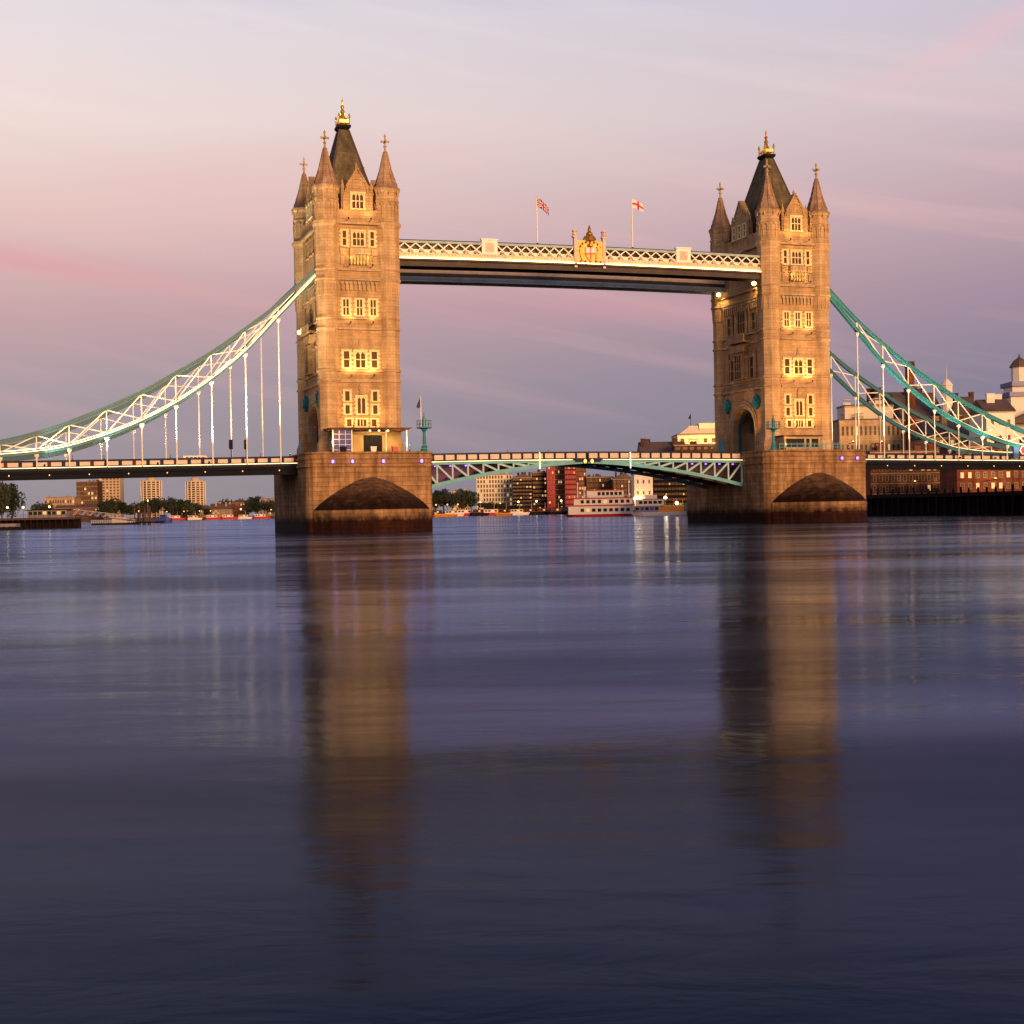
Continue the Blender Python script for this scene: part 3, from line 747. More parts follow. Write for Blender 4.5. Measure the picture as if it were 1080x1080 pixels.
def make_chain(sg, y, label, chord, ledm, side, ledp=1.):
    t = thing('suspension_chain', label, 'suspension chain', (sg*75, y, 12), group='suspension chains of the bridge')
    T, B = dense(TOP), dense(BOT)
    def run(b, P, w_, h_, dy=0., dz=0.):
        for a, c in zip(P, P[1:]): b.beam((sg*a[0], y+dy, a[1]+dz), (sg*c[0], y+dy, c[1]+dz), w_, h_)
    for nm, P in (('top_chord', T), ('bottom_chord', B)):
        b = MB(); run(b, P, .5, .62); run(b, P, .74, .12, 0, .33); run(b, P, .74, .12, 0, -.33)
        for a, c in zip(P, P[1:]):
            for f in (0, .5):
                px_, pz_ = a[0]+(c[0]-a[0])*f, a[1]+(c[1]-a[1])*f; dx_, dz_ = (c[0]-a[0]), (c[1]-a[1]); ll = math.hypot(dx_, dz_)
                b.beam((sg*(px_-.06*dx_/ll), y, pz_-.06*dz_/ll), (sg*(px_+.06*dx_/ll), y, pz_+.06*dz_/ll), .64, .52)
        b.build(nm, chord, t)
    if ledm:
        if side:
            l = MB(); run(l, B, .05, .085, -.41, .12); l.build('light_strip', ledm, t)
        l = MB(); run(l, B, .3, .08, 0, .46); l.build('light_strip', ledm, t)
    for i in range(1, len(TOP)-1):
        p, q = TOP[i], BOT[i]
        v = MB(); v.beam((sg*p[0], y, p[1]-.4), (sg*q[0], y, q[1]+.4), .17, .2); v.build('strut', 'white_steel', t)
        h = MB(); z1 = 12.65-.012*(p[0]-52)-1.2
        if q[1]-z1 > .8:
            h.lathe(sg*q[0], y, [(.4, q[1]-.4), (.4, q[1]-.7), (.14, q[1]-1.1), (.11, q[1]-1.2), (.11, z1)], 6); h.build('hanger', 'white_steel', t)
        if i < len(TOP)-2:
            p2, q2 = TOP[i+1], BOT[i+1]
            if p[1]-q[1] > 1.2:
                d = MB(); d.beam((sg*p[0], y-.12, p[1]-.3), (sg*q2[0], y-.12, q2[1]+.3), .12, .18); d.build('diagonal', 'white_steel', t)
                d = MB(); d.beam((sg*q[0], y+.12, q[1]+.3), (sg*p2[0], y+.12, p2[1]-.3), .12, .17); d.build('diagonal', 'white_steel', t)
    if ledm:  # spots on outriggers, added to brighten bracing and hangers
        for i, x in enumerate((56.5, 64, 72, 80, 89)):
            zc = sum(next(((1-u)*a[1]+u*c[1]) for a, c in zip(P, P[1:]) if a[0] <= x <= c[0] for u in [(x-a[0])/(c[0]-a[0])]) for P in (TOP, BOT))/2
            z0 = 12.65-.012*(x-52)-.6; dd = max(zc-z0, 3)
            src = (sg*(x+2.5), y-3.2, z0); e = (40*dd*dd+900)*ledp
            lamp('SPOT', 'added_chain_spot', src, (sg*x, y, zc), e, (1, .80, .50), t, .2, .9, 75)
            f = MB(); f.box(*sorted((sg*(x+2.35), sg*(x+2.65))), y-3.4, y-3.1, z0-.45, z0-.15); f.box(*sorted((sg*(x+2.46), sg*(x+2.54))), y-3.1, y+.4, z0-.5, z0-.42); f.build('added_chain_fixture', 'black', t)
    return t
make_chain(-1, -9.3, 'near left suspension chain glowing white along its lower chord', 'teal_dark', 'led_chain', True, 3.0)
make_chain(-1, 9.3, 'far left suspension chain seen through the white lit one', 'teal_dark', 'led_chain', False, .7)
make_chain(1, -9.3, 'near right suspension chain with bright turquoise chords and white bracing', 'teal', 'led_chain', False, 1.6)
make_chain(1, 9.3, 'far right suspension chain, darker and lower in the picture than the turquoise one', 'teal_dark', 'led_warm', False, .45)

# ------------------------------------------------------------------ bascules
def make_bascule(sg, label):
    t = thing('bascule_leaf', label, 'bascule', (sg*16, 0, 11), group='bascule leaves of the bridge')
    zt = lambda x: 13.2-.25*(abs(x)/30)**2
    zb = lambda x: 11.45-1.4*(abs(x)/30.5)-3.1*(x/30.5)**2
    n = 11; xs = [.12+(30.5-.12)*i/n for i in range(n+1)]
    X = lambda a: sg*a
    b = MB()
    for a, c in zip(xs, xs[1:]): b.hexa([(X(a), -8, zt(a)-1.9), (X(c), -8, zt(c)-1.9), (X(c), 8, zt(c)-1.9), (X(a), 8, zt(a)-1.9), (X(a), -8, zt(a)-1.45), (X(c), -8, zt(c)-1.45), (X(c), 8, zt(c)-1.45), (X(a), 8, zt(a)-1.45)])
    b.build('roadway', 'asphalt', t)
    for s in (-1, 1):
        y = s*8.1
        k = MB()
        for a, c in zip(xs, xs[1:]):
            k.beam((X(a), y, zt(a)-.12), (X(c), y, zt(c)-.12), .34, .26); k.beam((X(a), y, zt(a)-1.3), (X(c), y, zt(c)-1.26), .4, .3)
        k.build('parapet_rail', 'deck_blue', t)
        l = MB()
        for a, c in zip(xs, xs[1:]):
            if a > 2: l.beam((X(a), y+s*.27, zt(a)-1.42), (X(c), y+s*.27, zt(c)-1.42), .08, .1)
        l.build('light_strip', 'led_warm', t)
        npn = 15
        for i in range(npn):
            a = .12+(30.3-.12)*i/npn; c = .12+(30.3-.12)*(i+1)/npn
            p = MB(); p.beam((X(a+.14), y, zt(a)-.66), (X(c-.14), y, zt(c)-.66), .1, 1.04); p.build('parapet_panel', 'cream_steel', t)
            q = MB(); q.box(*sorted((X(a-.19), X(a+.19))), y-.14, y+.14, zt(a)-1.2, zt(a)-.12); q.build('parapet_post', 'deck_blue', t)
        g = MB()
        for a, c in zip(xs, xs[1:]): g.beam((X(a), y, zb(a)), (X(c), y, zb(c)), .5, .62)
        g.build('bottom_chord', 'teal_grey', t)
        g = MB()
        for a, c in zip(xs, xs[1:]): g.beam((X(a), y, zt(a)-1.75), (X(c), y, zt(c)-1.75), .44, .34)
        g.build('top_chord', 'teal_grey', t)
        for i in range(1, n+1):
            if zt(xs[i])-1.75-zb(xs[i]) < .8: continue
            q = MB(); q.beam((X(xs[i]-.1), y, zb(xs[i])), (X(xs[i]-.1), y, zt(xs[i])-1.8), .3, .3); q.build('post', 'teal_pale', t)
            q = MB(); q.beam((X(xs[i-1]), y, zt(xs[i-1])-1.9) if 0 else (X(xs[i]-.1), y+.02, zt(xs[i])-1.9), (X(xs[i-1]-.1), y+.02, zb(xs[i-1])+.2), .26, .34); q.build('diagonal', 'teal_pale', t)
    for yy in (-2.9, 2.9):
        g = MB()
        for a, c in zip(xs, xs[1:]):
            g.hexa([(X(a), yy-.15, zb(a)), (X(c), yy-.15, zb(c)), (X(c), yy+.15, zb(c)), (X(a), yy+.15, zb(a)), (X(a), yy-.15, zt(a)-1.92), (X(c), yy-.15, zt(c)-1.92), (X(c), yy+.15, zt(c)-1.92), (X(a), yy+.15, zt(a)-1.92)])
        g.build('inner_girder', 'rust_steel', t)
    for a in xs[1:]:
        c = MB(); c.box(*sorted((X(a-.35), X(a-.15))), -7.85, 7.85, zb(a)+.1, zb(a)+.75); c.build('cross_beam', 'rust_steel', t)
    for s in (-1, 1):
        c = MB(); c.box(*sorted((X(.12), X(2.4))), *sorted((s*8.05, s*8.5)), 11.35, 12.05); c.build('nose_beam', 'deck_blue', t)
    for a in xs[8:]:
        for yy in (-5.5,):
            c = MB(); c.box(*sorted((X(a-.7), X(a-.4))), yy-.15, yy+.15, zt(a)-2.2, zt(a)-1.95)
            o = c.build('violet_lamp', 'lamp_purple', t)
    for a, e in ((27, 900), (22, 500)):
        lamp('SPOT', 'violet_light', (X(a), -7.0, zb(a)+.9), (X(a-1.5), 1.0, zt(a)-1.9), e if sg < 0 else e*.2, (.42, .22, 1), t, .2, .6, 130)
    return t
make_bascule(-1, 'left leaf of the opening span, violet light glowing in its girders by the pier')
make_bascule(1, 'right leaf of the opening span, brown underside showing behind its turquoise girder')
for x, lb in ((-9.1, 'glowing white upright bar on the left leaf of the opening span'), (8.1, 'glowing white upright bar on the right leaf of the opening span')):
    b = MB(); b.box(x-.08, x+.08, -8.6, -8.45, 10.2, 13.1); o = b.build('light_bar', 'lamp_bar'); tag(o, lb, 'light bar')
for x, lb in ((-.65, 'left orange lamp of the pair under the middle of the opening span'), (.65, 'right orange lamp of the pair under the middle of the opening span')):
    t = thing('navigation_lamp', lb, 'lamp', (x, -8.5, 11.3), group='lamps at mid span')
    b = MB(); b.lathe(x, -8.75, [(.1, 11.15), (.26, 11.4), (.26, 11.6), (.1, 11.85)], 10); b.build('lens', 'lamp_orange', t)
    b = MB(); b.box(x-.25, x+.25, -8.66, -8.4, 11.85, 12.0); b.build('bracket', 'deck_blue', t)

# ------------------------------------------------------------------ high level walkways
def make_walk(s, label):
    yf = s*9.75; yb_ = s*6.2; ya, yb2 = sorted((yf, yb_))
    t = thing('high_walkway', label, 'walkway', (0, s*8, 45), group='high level walkways')
    x0, x1 = -35.2, 35.2
    cam_ = lambda x: .25*(1-(x/35)**2)
    xs = [x0+(x1-x0)*i/20 for i in range(21)]
    def sl(b, ya_, yb__, z0, z1, xa=None, xb=None):
        q = xs if xa is None else [xa, xb]
        for a, c in zip(q, q[1:]):
            b.hexa([(a, ya_, z0+cam_(a)), (c, ya_, z0+cam_(c)), (c, yb__, z0+cam_(c)), (a, yb__, z0+cam_(a)), (a, ya_, z1+cam_(a)), (c, ya_, z1+cam_(c)), (c, yb__, z1+cam_(c)), (a, yb__, z1+cam_(a))])
    b = MB(); sl(b, ya-.1, yb2+.1, 48.52, 48.92); b.build('roof_beam', 'grey_green', t)
    b = MB()
    for a, c in zip(xs, xs[1:]):
        b.hexa([(a, ya+.2, 48.92+cam_(a)), (c, ya+.2, 48.92+cam_(c)), (c, yb2-.2, 48.92+cam_(c)), (a, yb2-.2, 48.92+cam_(a)), (a, (ya+yb2)/2-.2, 49.4+cam_(a)), (c, (ya+yb2)/2-.2, 49.4+cam_(c)), (c, (ya+yb2)/2+.2, 49.4+cam_(c)), (a, (ya+yb2)/2+.2, 49.4+cam_(a))])
    b.build('roof', 'teal_dark', t)
    b = MB(); sl(b, ya+.3, yb2-.3, 45.3, 46.2); b.build('floor', 'brown_steel', t)
    b = MB(); sl(b, *sorted((yf, yf-s*.3)), 44.6, 45.5); b.build('lower_girder', 'brown_steel' if s < 0 else 'grey_green', t)
    b = MB(); sl(b, *sorted((yb_, yb_+s*.3)), 44.6, 45.5); b.build('lower_girder', 'brown_steel' if s < 0 else 'grey_green', t)
    b = MB(); sl(b, *sorted((yf+s*.45, yf-s*.3)), 45.52, 45.85); b.build('ledge', 'brown_steel', t)
    b = MB(); sl(b, *sorted((yf+s*.12, yf-s*.2)), 45.87, 46.86); 
    n = 110
    for i in range(n):
        x = x0+.3+(x1-x0-.6)*i/(n-1); b.box(x-.11, x+.11, *sorted((yf+s*.12, yf+s*.26)), 46.35+cam_(x), 46.8+cam_(x))
    b.build('cornice', 'cream_steel', t)
    b = MB(); sl(b, *sorted((yf+s*.40, yf+s*.28)), 45.87, 46.0); b.build('light_strip', 'led_walk', t)
    b = MB(); sl(b, *sorted((yf-s*.55, yf-s*.62)), 46.86, 48.52); b.build('glazing', 'glass', t)
    b = MB(); sl(b, *sorted((yb_+s*.3, yb_+s*.36)), 46.2, 48.52); b.build('inner_wall', 'cream_steel', t)
    b = MB(); sl(b, *sorted((yf-s*.5, yf-s*.54)), 46.86, 47.55); b.build('kick_panel', 'white_steel', t)
    # lattice bays between the posts
    bays = [(-35.0, -19.4), (-16.6, -2.6), (3.4, 17.2), (20.0, 35.0)]
    for a, c in bays:
        n = round((c-a)/1.85); st = (c-a)/n; m_ = MB()
        for i in range(n):
            u, v = a+i*st, a+(i+1)*st
            m_.beam((u, yf-s*.05, 46.9+cam_(u)), (v, yf-s*.05, 48.5+cam_(v)), .08, .19); m_.beam((u, yf+s*.05, 48.5+cam_(u)), (v, yf+s*.05, 46.9+cam_(v)), .08, .19)
        m_.build('lattice', 'white_steel', t)
        m_ = MB()
        for i in range(n):
            u = a+(i+.5)*st
            m_.lathe(u, yf-s*.12, [(.1, 47.05+cam_(u)), (.42, 47.3+cam_(u)), (.42, 47.35+cam_(u)), (.1, 47.6+cam_(u))], 8)
        m_.build('rosettes', 'cream_steel', t)
    for x in (-18, 18.6):
        p = MB(); p.box(x-1.4, x+1.4, *sorted((yf+s*.18, yf-s*.4)), 46.88+cam_(x), 49.35+cam_(x)); p.box(x-1.55, x+1.55, *sorted((yf+s*.3, yf-s*.4)), 49.35+cam_(x), 49.6+cam_(x)); po = p.build('panel_post', 'white_steel', t)
        q = MB(); yy = yf+s*.2
        for pts in ([(-.75, 47.3), (.75, 47.3), (.75, 48.9), (-.75, 48.9)],):
            q.prism([(x+u, v+cam_(x)) for u, v in pts], 'y', *sorted((yy, yy+s*.04)))
        q.prism([(x+u, v+cam_(x)) for u, v in [(-.45, 47.5), (0, 47.8), (.45, 47.5), (.2, 48.0), (0, 48.75), (-.2, 48.0)]], 'y', *sorted((yy+s*.045, yy+s*.1)))
        q.build('emblem', 'cream_steel', po)
    # central coat of arms
    x = .45
    p = MB()
    for k in (-1, 1):
        p.box(x+k*2.7-.26, x+k*2.7+.26, *sorted((yf+s*.42, yf-s*.3)), 45.4, 50.7); p.box(x+k*2.75-.42, x+k*2.75+.42, *sorted((yf+s*.5, yf-s*.35)), 50.7, 50.95)
        p.lathe(x+k*2.75, yf+s*.05, [(.3, 50.95), (.42, 51.2), (.36, 51.7), (.5, 51.75), (.5, 51.95), (.1, 52.0)], 8)
    cp = p.build('crest_post', 'cream_steel', t)
    q = MB(); q.box(x-2.38, x+2.38, *sorted((yf+s*.32, yf)), 46.1, 50.15); cpn = q.build('crest_panel', 'gold_panel', t)
    e = MB(); yy = yf+s*.34
    sh = [(-.95, 49.0), (.95, 49.0), (.95, 47.9), (.5, 47.0), (0, 46.5), (-.5, 47.0), (-.95, 47.9)]
    e.prism([(x+u, v) for u, v in sh], 'y', *sorted((yy, yy+s*.25)))
    for k in (-1, 1):
        e.prism([(x+k*u, v) for u, v in [(1.1, 46.6), (1.5, 46.5), (1.9, 47.4), (2.0, 48.6), (1.6, 49.4), (1.2, 49.2), (1.4, 48.4), (1.05, 47.6)]], 'y', *sorted((yy, yy+s*.3)))
        e.beam((x+k*2.2, yf+s*.3, 49.6), (x+k*.2, yf+s*.3, 50.5), .3, .3)
        e.lathe(x+k*.9, yf+s*.2, [(.25, 50.1), (.35, 50.5), (.05, 51.0)], 6)
    e.lathe(x, yf+s*.2, [(.9, 50.15), (.75, 50.6), (.85, 50.9), (.55, 51.3), (.6, 51.5), (.25, 51.9), (.32, 52.2), (.05, 53.0)], 8)
    e.lathe(x, yf+s*.55, [(.05, 48.9), (.5, 49.2), (.5, 49.5), (.05, 49.8)], 8)
    e.build('coat_of_arms', 'gold_dark', cpn)
    qd = MB()
    for k in (-1, 1): qd.box(x+k*.42-.36, x+k*.42+.36, *sorted((yy+s*.255, yy+s*.3)), 48.0+.02*k, 48.85)
    qd.build('shield_quarter', 'white_paint', cpn)
    qd = MB(); qd.box(x-.1, x+.1, *sorted((yy+s*.305, yy+s*.34)), 46.8, 48.95); qd.box(x-.85, x+.85, *sorted((yy+s*.345, yy+s*.37)), 47.75, 47.95); qd.build('shield_cross', 'red_paint', cpn)
    sc_ = MB()
    for k in range(7):
        a_ = math.pi*(.12+.76*k/6); sc_.lathe(x+2.0*math.cos(a_), yy+s*.1, [(.05, 48.4+1.35*math.sin(a_)), (.26, 48.6+1.35*math.sin(a_)), (.05, 48.85+1.35*math.sin(a_))], 6)
    for k in range(5): sc_.lathe(x-1.9+k*.95, yy+s*.1, [(.05, 46.2), (.3, 46.45), (.05, 46.7)], 6)
    sc_.build('scrollwork', 'gold', cpn)
    return t
make_walk(-1, 'near high walkway joining the two towers, white lattice and gold crest lit')
make_walk(1, 'far high walkway behind the near one, its grey underside showing below it')

# flagpoles
def flagpole(x, ztop, lb, fl, mname, sag):
    t = thing('flagpole', lb, 'flagpole', (x, -8, 49.5), group='flagpoles on the walkway')
    b = MB(); b.lathe(x, -8, [(.13, 49.5), (.1, ztop-.2), (.18, ztop-.1), (.05, ztop)], 8); b.build('pole', 'white_paint', t)
    b = MB(); b.lathe(x, -8, [(.3, 49.3), (.3, 49.6), (.15, 49.8)], 8); b.build('base', 'dark_steel', t)
    f = MB(); nu, nv = 12, 6; wd, hg = 2.5, 1.5
    for k in (0, 1):
        for i in range(nu+1):
            for j in range(nv+1):
                u, v = i/nu, j/nv
                f.v.append(Vector((x+.12+u*wd*.88, -8+.22*math.sin(u*7+v)*u+.03*k, ztop-.25-hg+v*hg-sag*u**1.3+.1*math.sin(u*6))))
    o = (nu+1)*(nv+1)
    for k in (0, 1):
        for i in range(nu):
            for j in range(nv):
                a = k*o+i*(nv+1)+j; q = [a, a+nv+1, a+nv+2, a+1]; uvq = [(i/nu, j/nv), ((i+1)/nu, j/nv), ((i+1)/nu, (j+1)/nv), (i/nu, (j+1)/nv)]
                f.face(q, uvq)
    ob = f.build('flag', mname); tag(ob, fl, 'flag')
flagpole(-8.6, 57.9, 'left white flagpole standing on the high walkway', 'left flag with blue, white and red crosses drooping above the walkway', 'flag_crosses', 1.5)
flagpole(9.5, 58.6, 'right white flagpole standing on the high walkway', 'right white flag with a red cross flying above the walkway', 'flag_cross', .7)

# ------------------------------------------------------------------ on the piers
def pavilion():
    t = thing('terrace_pavilion', 'glazed terrace pavilion with flat canopy roof on the left pier', 'pavilion', (-41, -13.6, 13), group=None)
    b = MB(); b.box(-47.6, -34.6, -16.6, -11.35, 16.55, 16.8); b.box(-47.9, -34.2, -16.8, -11.3, 16.8, 16.92); b.build('canopy', 'rust_steel', t)
    for x in (-47.2, -44.1, -38.4, -34.95):
        q = MB(); q.box(x-.09, x+.09, -16.3, -16.1, 12.98, 16.55); q.build('post', 'white_steel', t)
    f = MB()
    for k in range(4): f.box(-47.1, -44.2, -16.22, -16.12, 13.3+k*.85, 13.36+k*.85)
    for k in range(1, 3): f.box(-47.2+k*1.03-.04, -47.2+k*1.03+.04, -16.24, -16.1, 12.98, 16.5)
    fo = f.build('glazed_bay', 'white_steel', t)
    g = MB(); g.box(-47.1, -44.2, -16.08, -16.04, 13.0, 16.5); g.build('pane', 'glass_blue', fo)
    b = MB(); b.box(-44.0, -41.35, -12.6, -12.3, 13, 16.5); b.box(-38.2, -35.0, -12.6, -12.3, 13, 16.5); b.box(-41.35, -38.2, -12.6, -12.3, 15.9, 16.5); b.build('back_wall', 'pavilion_wall', t)
    for x in (-40.5, -39.0):
        d = MB(); d.box(x-.7, x+.7, -12.6, -12.5, 13, 15.9); d.build('door', 'black', t)
    for x in (-41, -39.5, -38):
        d = MB(); d.lathe(x, -15.9, [(.05, 16.3), (.14, 16.4), (.14, 16.5), (.05, 16.55)], 8); d.build('downlight', 'lamp_warm', t)
        lamp('SPOT', 'downlight_beam', (x, -15.5, 16.25), (x, -13.0, 14), 300, (1, .68, .28), t, .1, .8, 140)
    return t
pavilion()
for x, y, c, nm, lb in ((-37.0, -16.4, 'red_paint', 'planter', 'red box planter on the terrace under the canopy'), (-40.6, -16.4, 'white_paint', 'planter', 'white box planter on the terrace under the canopy'),
                     (-45.6, -16.7, 'black', 'planter', 'black box planter before the glazed bay of the terrace')):
    b = MB(); b.frustum((x-.4, x+.4, y-.3, y+.3, 13), (x-.48, x+.48, y-.36, y+.36, 13.75)); b.box(x-.52, x+.52, y-.4, y+.4, 13.75, 13.85)
    tag(b.build(nm, c), lb, 'planter')

def cabin():
    t = thing('control_cabin', 'low control cabin with dark windows at the foot of the right tower', 'cabin', (39.5, -13, 13))
    b = MB(); b.box(35.8, 43.2, -14.4, -11.45, 13, 13.6); b.box(35.8, 43.2, -14.4, -11.45, 15.1, 15.5)
    for x in (35.8, 39.9, 41.0, 42.8): b.box(x, x+.4, -14.4, -11.45, 13.6, 15.1)
    b.build('wall', 'trim_stone', t)
    r = MB(); r.box(35.5, 43.5, -14.8, -11.4, 15.5, 15.75); r.build('roof', 'rust_steel', t)
    for a, c in ((36.2, 39.9), (40.3, 41.0), (41.4, 42.8)):
        g = MB(); g.box(a, c, -14.3, -14.2, 13.6, 15.1); g.build('pane', 'glass', t)
    return t
cabin()

def railing(cx, label, xa, xb):
    t = thing('pier_railing', label, 'railing', (cx, -16.8, 13))
    r = MB(); n_ = round((xb-xa)/1.2); xs = [xa+i*(xb-xa)/n_ for i in range(n_+1)]
    for z in (13.45, 13.9, 14.15): r.box(xa, xb, -16.85, -16.78, z-.035, z+.035)
    r.build('rail', 'teal_grey', t)
    for x in xs:
        p = MB(); p.box(x-.05, x+.05, -16.87, -16.76, 12.98, 14.2); p.build('post', 'teal_grey', t)
railing(CX, 'turquoise railing along the edge of the left pier', -34.6, -31.6); railing(-CX, 'turquoise railing along the edge of the right pier', 33.5, 46.5)

def signal_mast(x, y, zt, flag, label):
    t = thing('signal_mast', label, 'signal mast', (x, y, 13), group='turquoise signal masts')
    b = MB(); b.lathe(x, y, [(.75, 12.98), (.6, 13.3), (.28, 14.4), (.22, 16.2), (.5, 16.7), (1.25, 16.85), (1.25, 17.0)], 10); b.build('column', 'teal', t)
    r = MB()
    for k in range(10):
        a = 2*math.pi*k/10; c = (x+1.2*math.cos(a), y+1.2*math.sin(a)); r.box(c[0]-.04, c[0]+.04, c[1]-.04, c[1]+.04, 17.0, 18.1)
        a2 = 2*math.pi*(k+1)/10
        for z in (17.55, 18.1): r.beam((c[0], c[1], z), (x+1.2*math.cos(a2), y+1.2*math.sin(a2), z), .06, .06)
    r.build('railing', 'teal_dark', t)
    m_ = MB(); m_.lathe(x, y, [(.35, 17.0), (.3, 18.6), (.12, 18.7), (.1, 19.4)], 8); m_.build('lantern', 'teal', t)
    p = MB(); p.lathe(x-.5, y, [(.1, 17.0), (.07, zt), (.02, zt+.2)], 8); p.build('pole', 'white_paint', t)
    if flag:
        f = MB(); f.prism([(x-.55, zt), (x-.55, zt-1.7), (x-1.0, zt-1.9), (x-1.25, zt-1.6), (x-.9, zt-.8)], 'y', y-.03, y+.03); f.build('pennant', 'cloth_dark', t)
signal_mast(-31.9, -16, 22.0, True, 'turquoise signal mast with railed platform and flagpole on the left pier')
signal_mast(33.2, -15.2, 18.2, False, 'turquoise signal mast with railed platform on the right pier by the road arch')

# violet marker lamps on the piers
PL = [(-47.6, 'violet lamp nearest the left edge of the left pier'), (-44.4, 'second violet lamp from the left on the left pier'), (-39.3, 'third violet lamp from the left on the left pier'), (-32.9, 'violet lamp nearest the right edge of the left pier'),
      (45.6, 'left violet lamp of the two on the right pier'), (48.8, 'right violet lamp of the two on the right pier')]
for x, lb in PL:
    t = thing('pier_lamp', lb, 'lamp', (x, -17.5, 11.3), group='violet lamps on the piers')
    b = MB(); b.lathe(x, -17.75, [(.05, 11.1), (.22, 11.2), (.22, 11.6), (.05, 11.7)], 8); b.build('lens', 'lamp_purple', t)
    b = MB(); b.box(x-.2, x+.2, -17.55, -17.4, 11.0, 11.8); b.build('bracket', 'black', t)
    lamp('POINT', 'violet_light', (x, -18.3, 11.4), None, 6, (.4, .2, 1), t, .1)

# floodlights -------------------------------------------------------
GOLD = (1.0, .60, .20); AMB = (1.0, .48, .13)
def flood(x, y, z, tgt, e, col, label, angle=70, size=.25, group='floodlights on the bridge', k=.5, glow=0):
    t = thing('floodlight', label, 'floodlight', (x, y, z), group=group)
    d = (Vector(tgt)-Vector((x, y, z))).normalized()
    b = MB(); c = Vector((x, y, z+.3)); b.beam(c-d*.25*k, c+d*.12*k, .42*k, .34*k); b.build('housing', 'black', t)
    b = MB(); b.beam(c+d*.125*k, c+d*.15*k, .36*k, .28*k)
    if glow: b.lathe(x, y, [(.05, z-.1), (glow, z+.1), (glow, z+.5), (.05, z+.7)], 10)
    b.build('lens', 'lamp_warm', t)
    b = MB(); b.box(x-.05, x+.05, y-.05, y+.05, z-.02, z+.28)
    if y < -11 and y > -13: b.box(x-.04, x+.04, y, -10.5, z-.02, z+.04)
    b.build('bracket', 'black', t)
    lamp('SPOT', 'floodlight_beam', c+d*.4, tgt, e, col, t, size, .8, angle)
for cx, nm in ((CX, 'left'), (-CX, 'right')):
    for k, dx in (('left', -6.5), ('right', 6.5)):
        flood(cx+dx, -16.9, 13.0, (cx+dx*.4, -10.5, 30), 2600, AMB, f'black floodlight at the {k} end of the {nm} pier aimed up the tower', 75)
        flood(cx+dx*.3, -12.3, 43.9, (cx+dx*.2, -10.6, 49), 260, GOLD, f'small floodlight on the upper ledge of the {nm} tower, {k} one', 110)
    for k, dx in (('left', -1.9), ('right', 1.9)):
        flood(cx+dx, -12.3, 25.6, (cx+dx*.8, -10.4, 29.0), 520, GOLD, f'small floodlight on the ledge under the triple window of the {nm} tower, {k} one', 150)
        flood(cx+dx, -12.2, 34.4, (cx+dx*.9, -10.4, 38.0), 230, GOLD, f'small floodlight on the ledge under the three upper windows of the {nm} tower, {k} one', 150)
        flood(cx+dx, -12.8, 17.2, (cx+dx*.9, -10.4, 20.8), 420, AMB, f'small floodlight above the terrace roof of the {nm} tower, {k} one', 150)
        flood(cx+dx, -12.0, 51.6, (cx+dx*.5, -10.3, 56.5), 200, GOLD, f'small floodlight on the cornice below the gable of the {nm} tower, {k} one', 150)
# road faces
flood(30.2, -6.0, 13.0, (35.2, -2, 28), 2600, AMB, 'floodlight on the deck edge before the road arch of the right tower', 90)
flood(-52.5, -6.5, 12.8, (-47.2, -2, 28), 1300, AMB, 'floodlight on the deck edge before the road arch of the left tower', 90)
flood(34.0, -7.4, 43.9, (35.2, -4, 38), 900, GOLD, 'bright floodlight under the near walkway on the right tower', 140, glow=.42, k=1.2)
flood(34.0, 7.0, 43.9, (35.2, 6, 38), 900, GOLD, 'bright floodlight under the far walkway on the right tower', 140, glow=.42, k=1.2)
flood(-48.9, 3.0, 34.3, (-47.4, 1, 38), 220, GOLD, 'bright floodlight on the balcony of the left tower', 130, glow=.3, k=1)
for x in (-31, -27, -23, -13, -9, -5, 6, 10, 14, 23, 27, 31):  # spots without fixtures, added to brighten the near walkway's lattice
    lamp('SPOT', 'added_walkway_spot', (x, -12.2, 45.9), (x, -9.7, 47.9), 110, GOLD, None, .15, .8, 150)

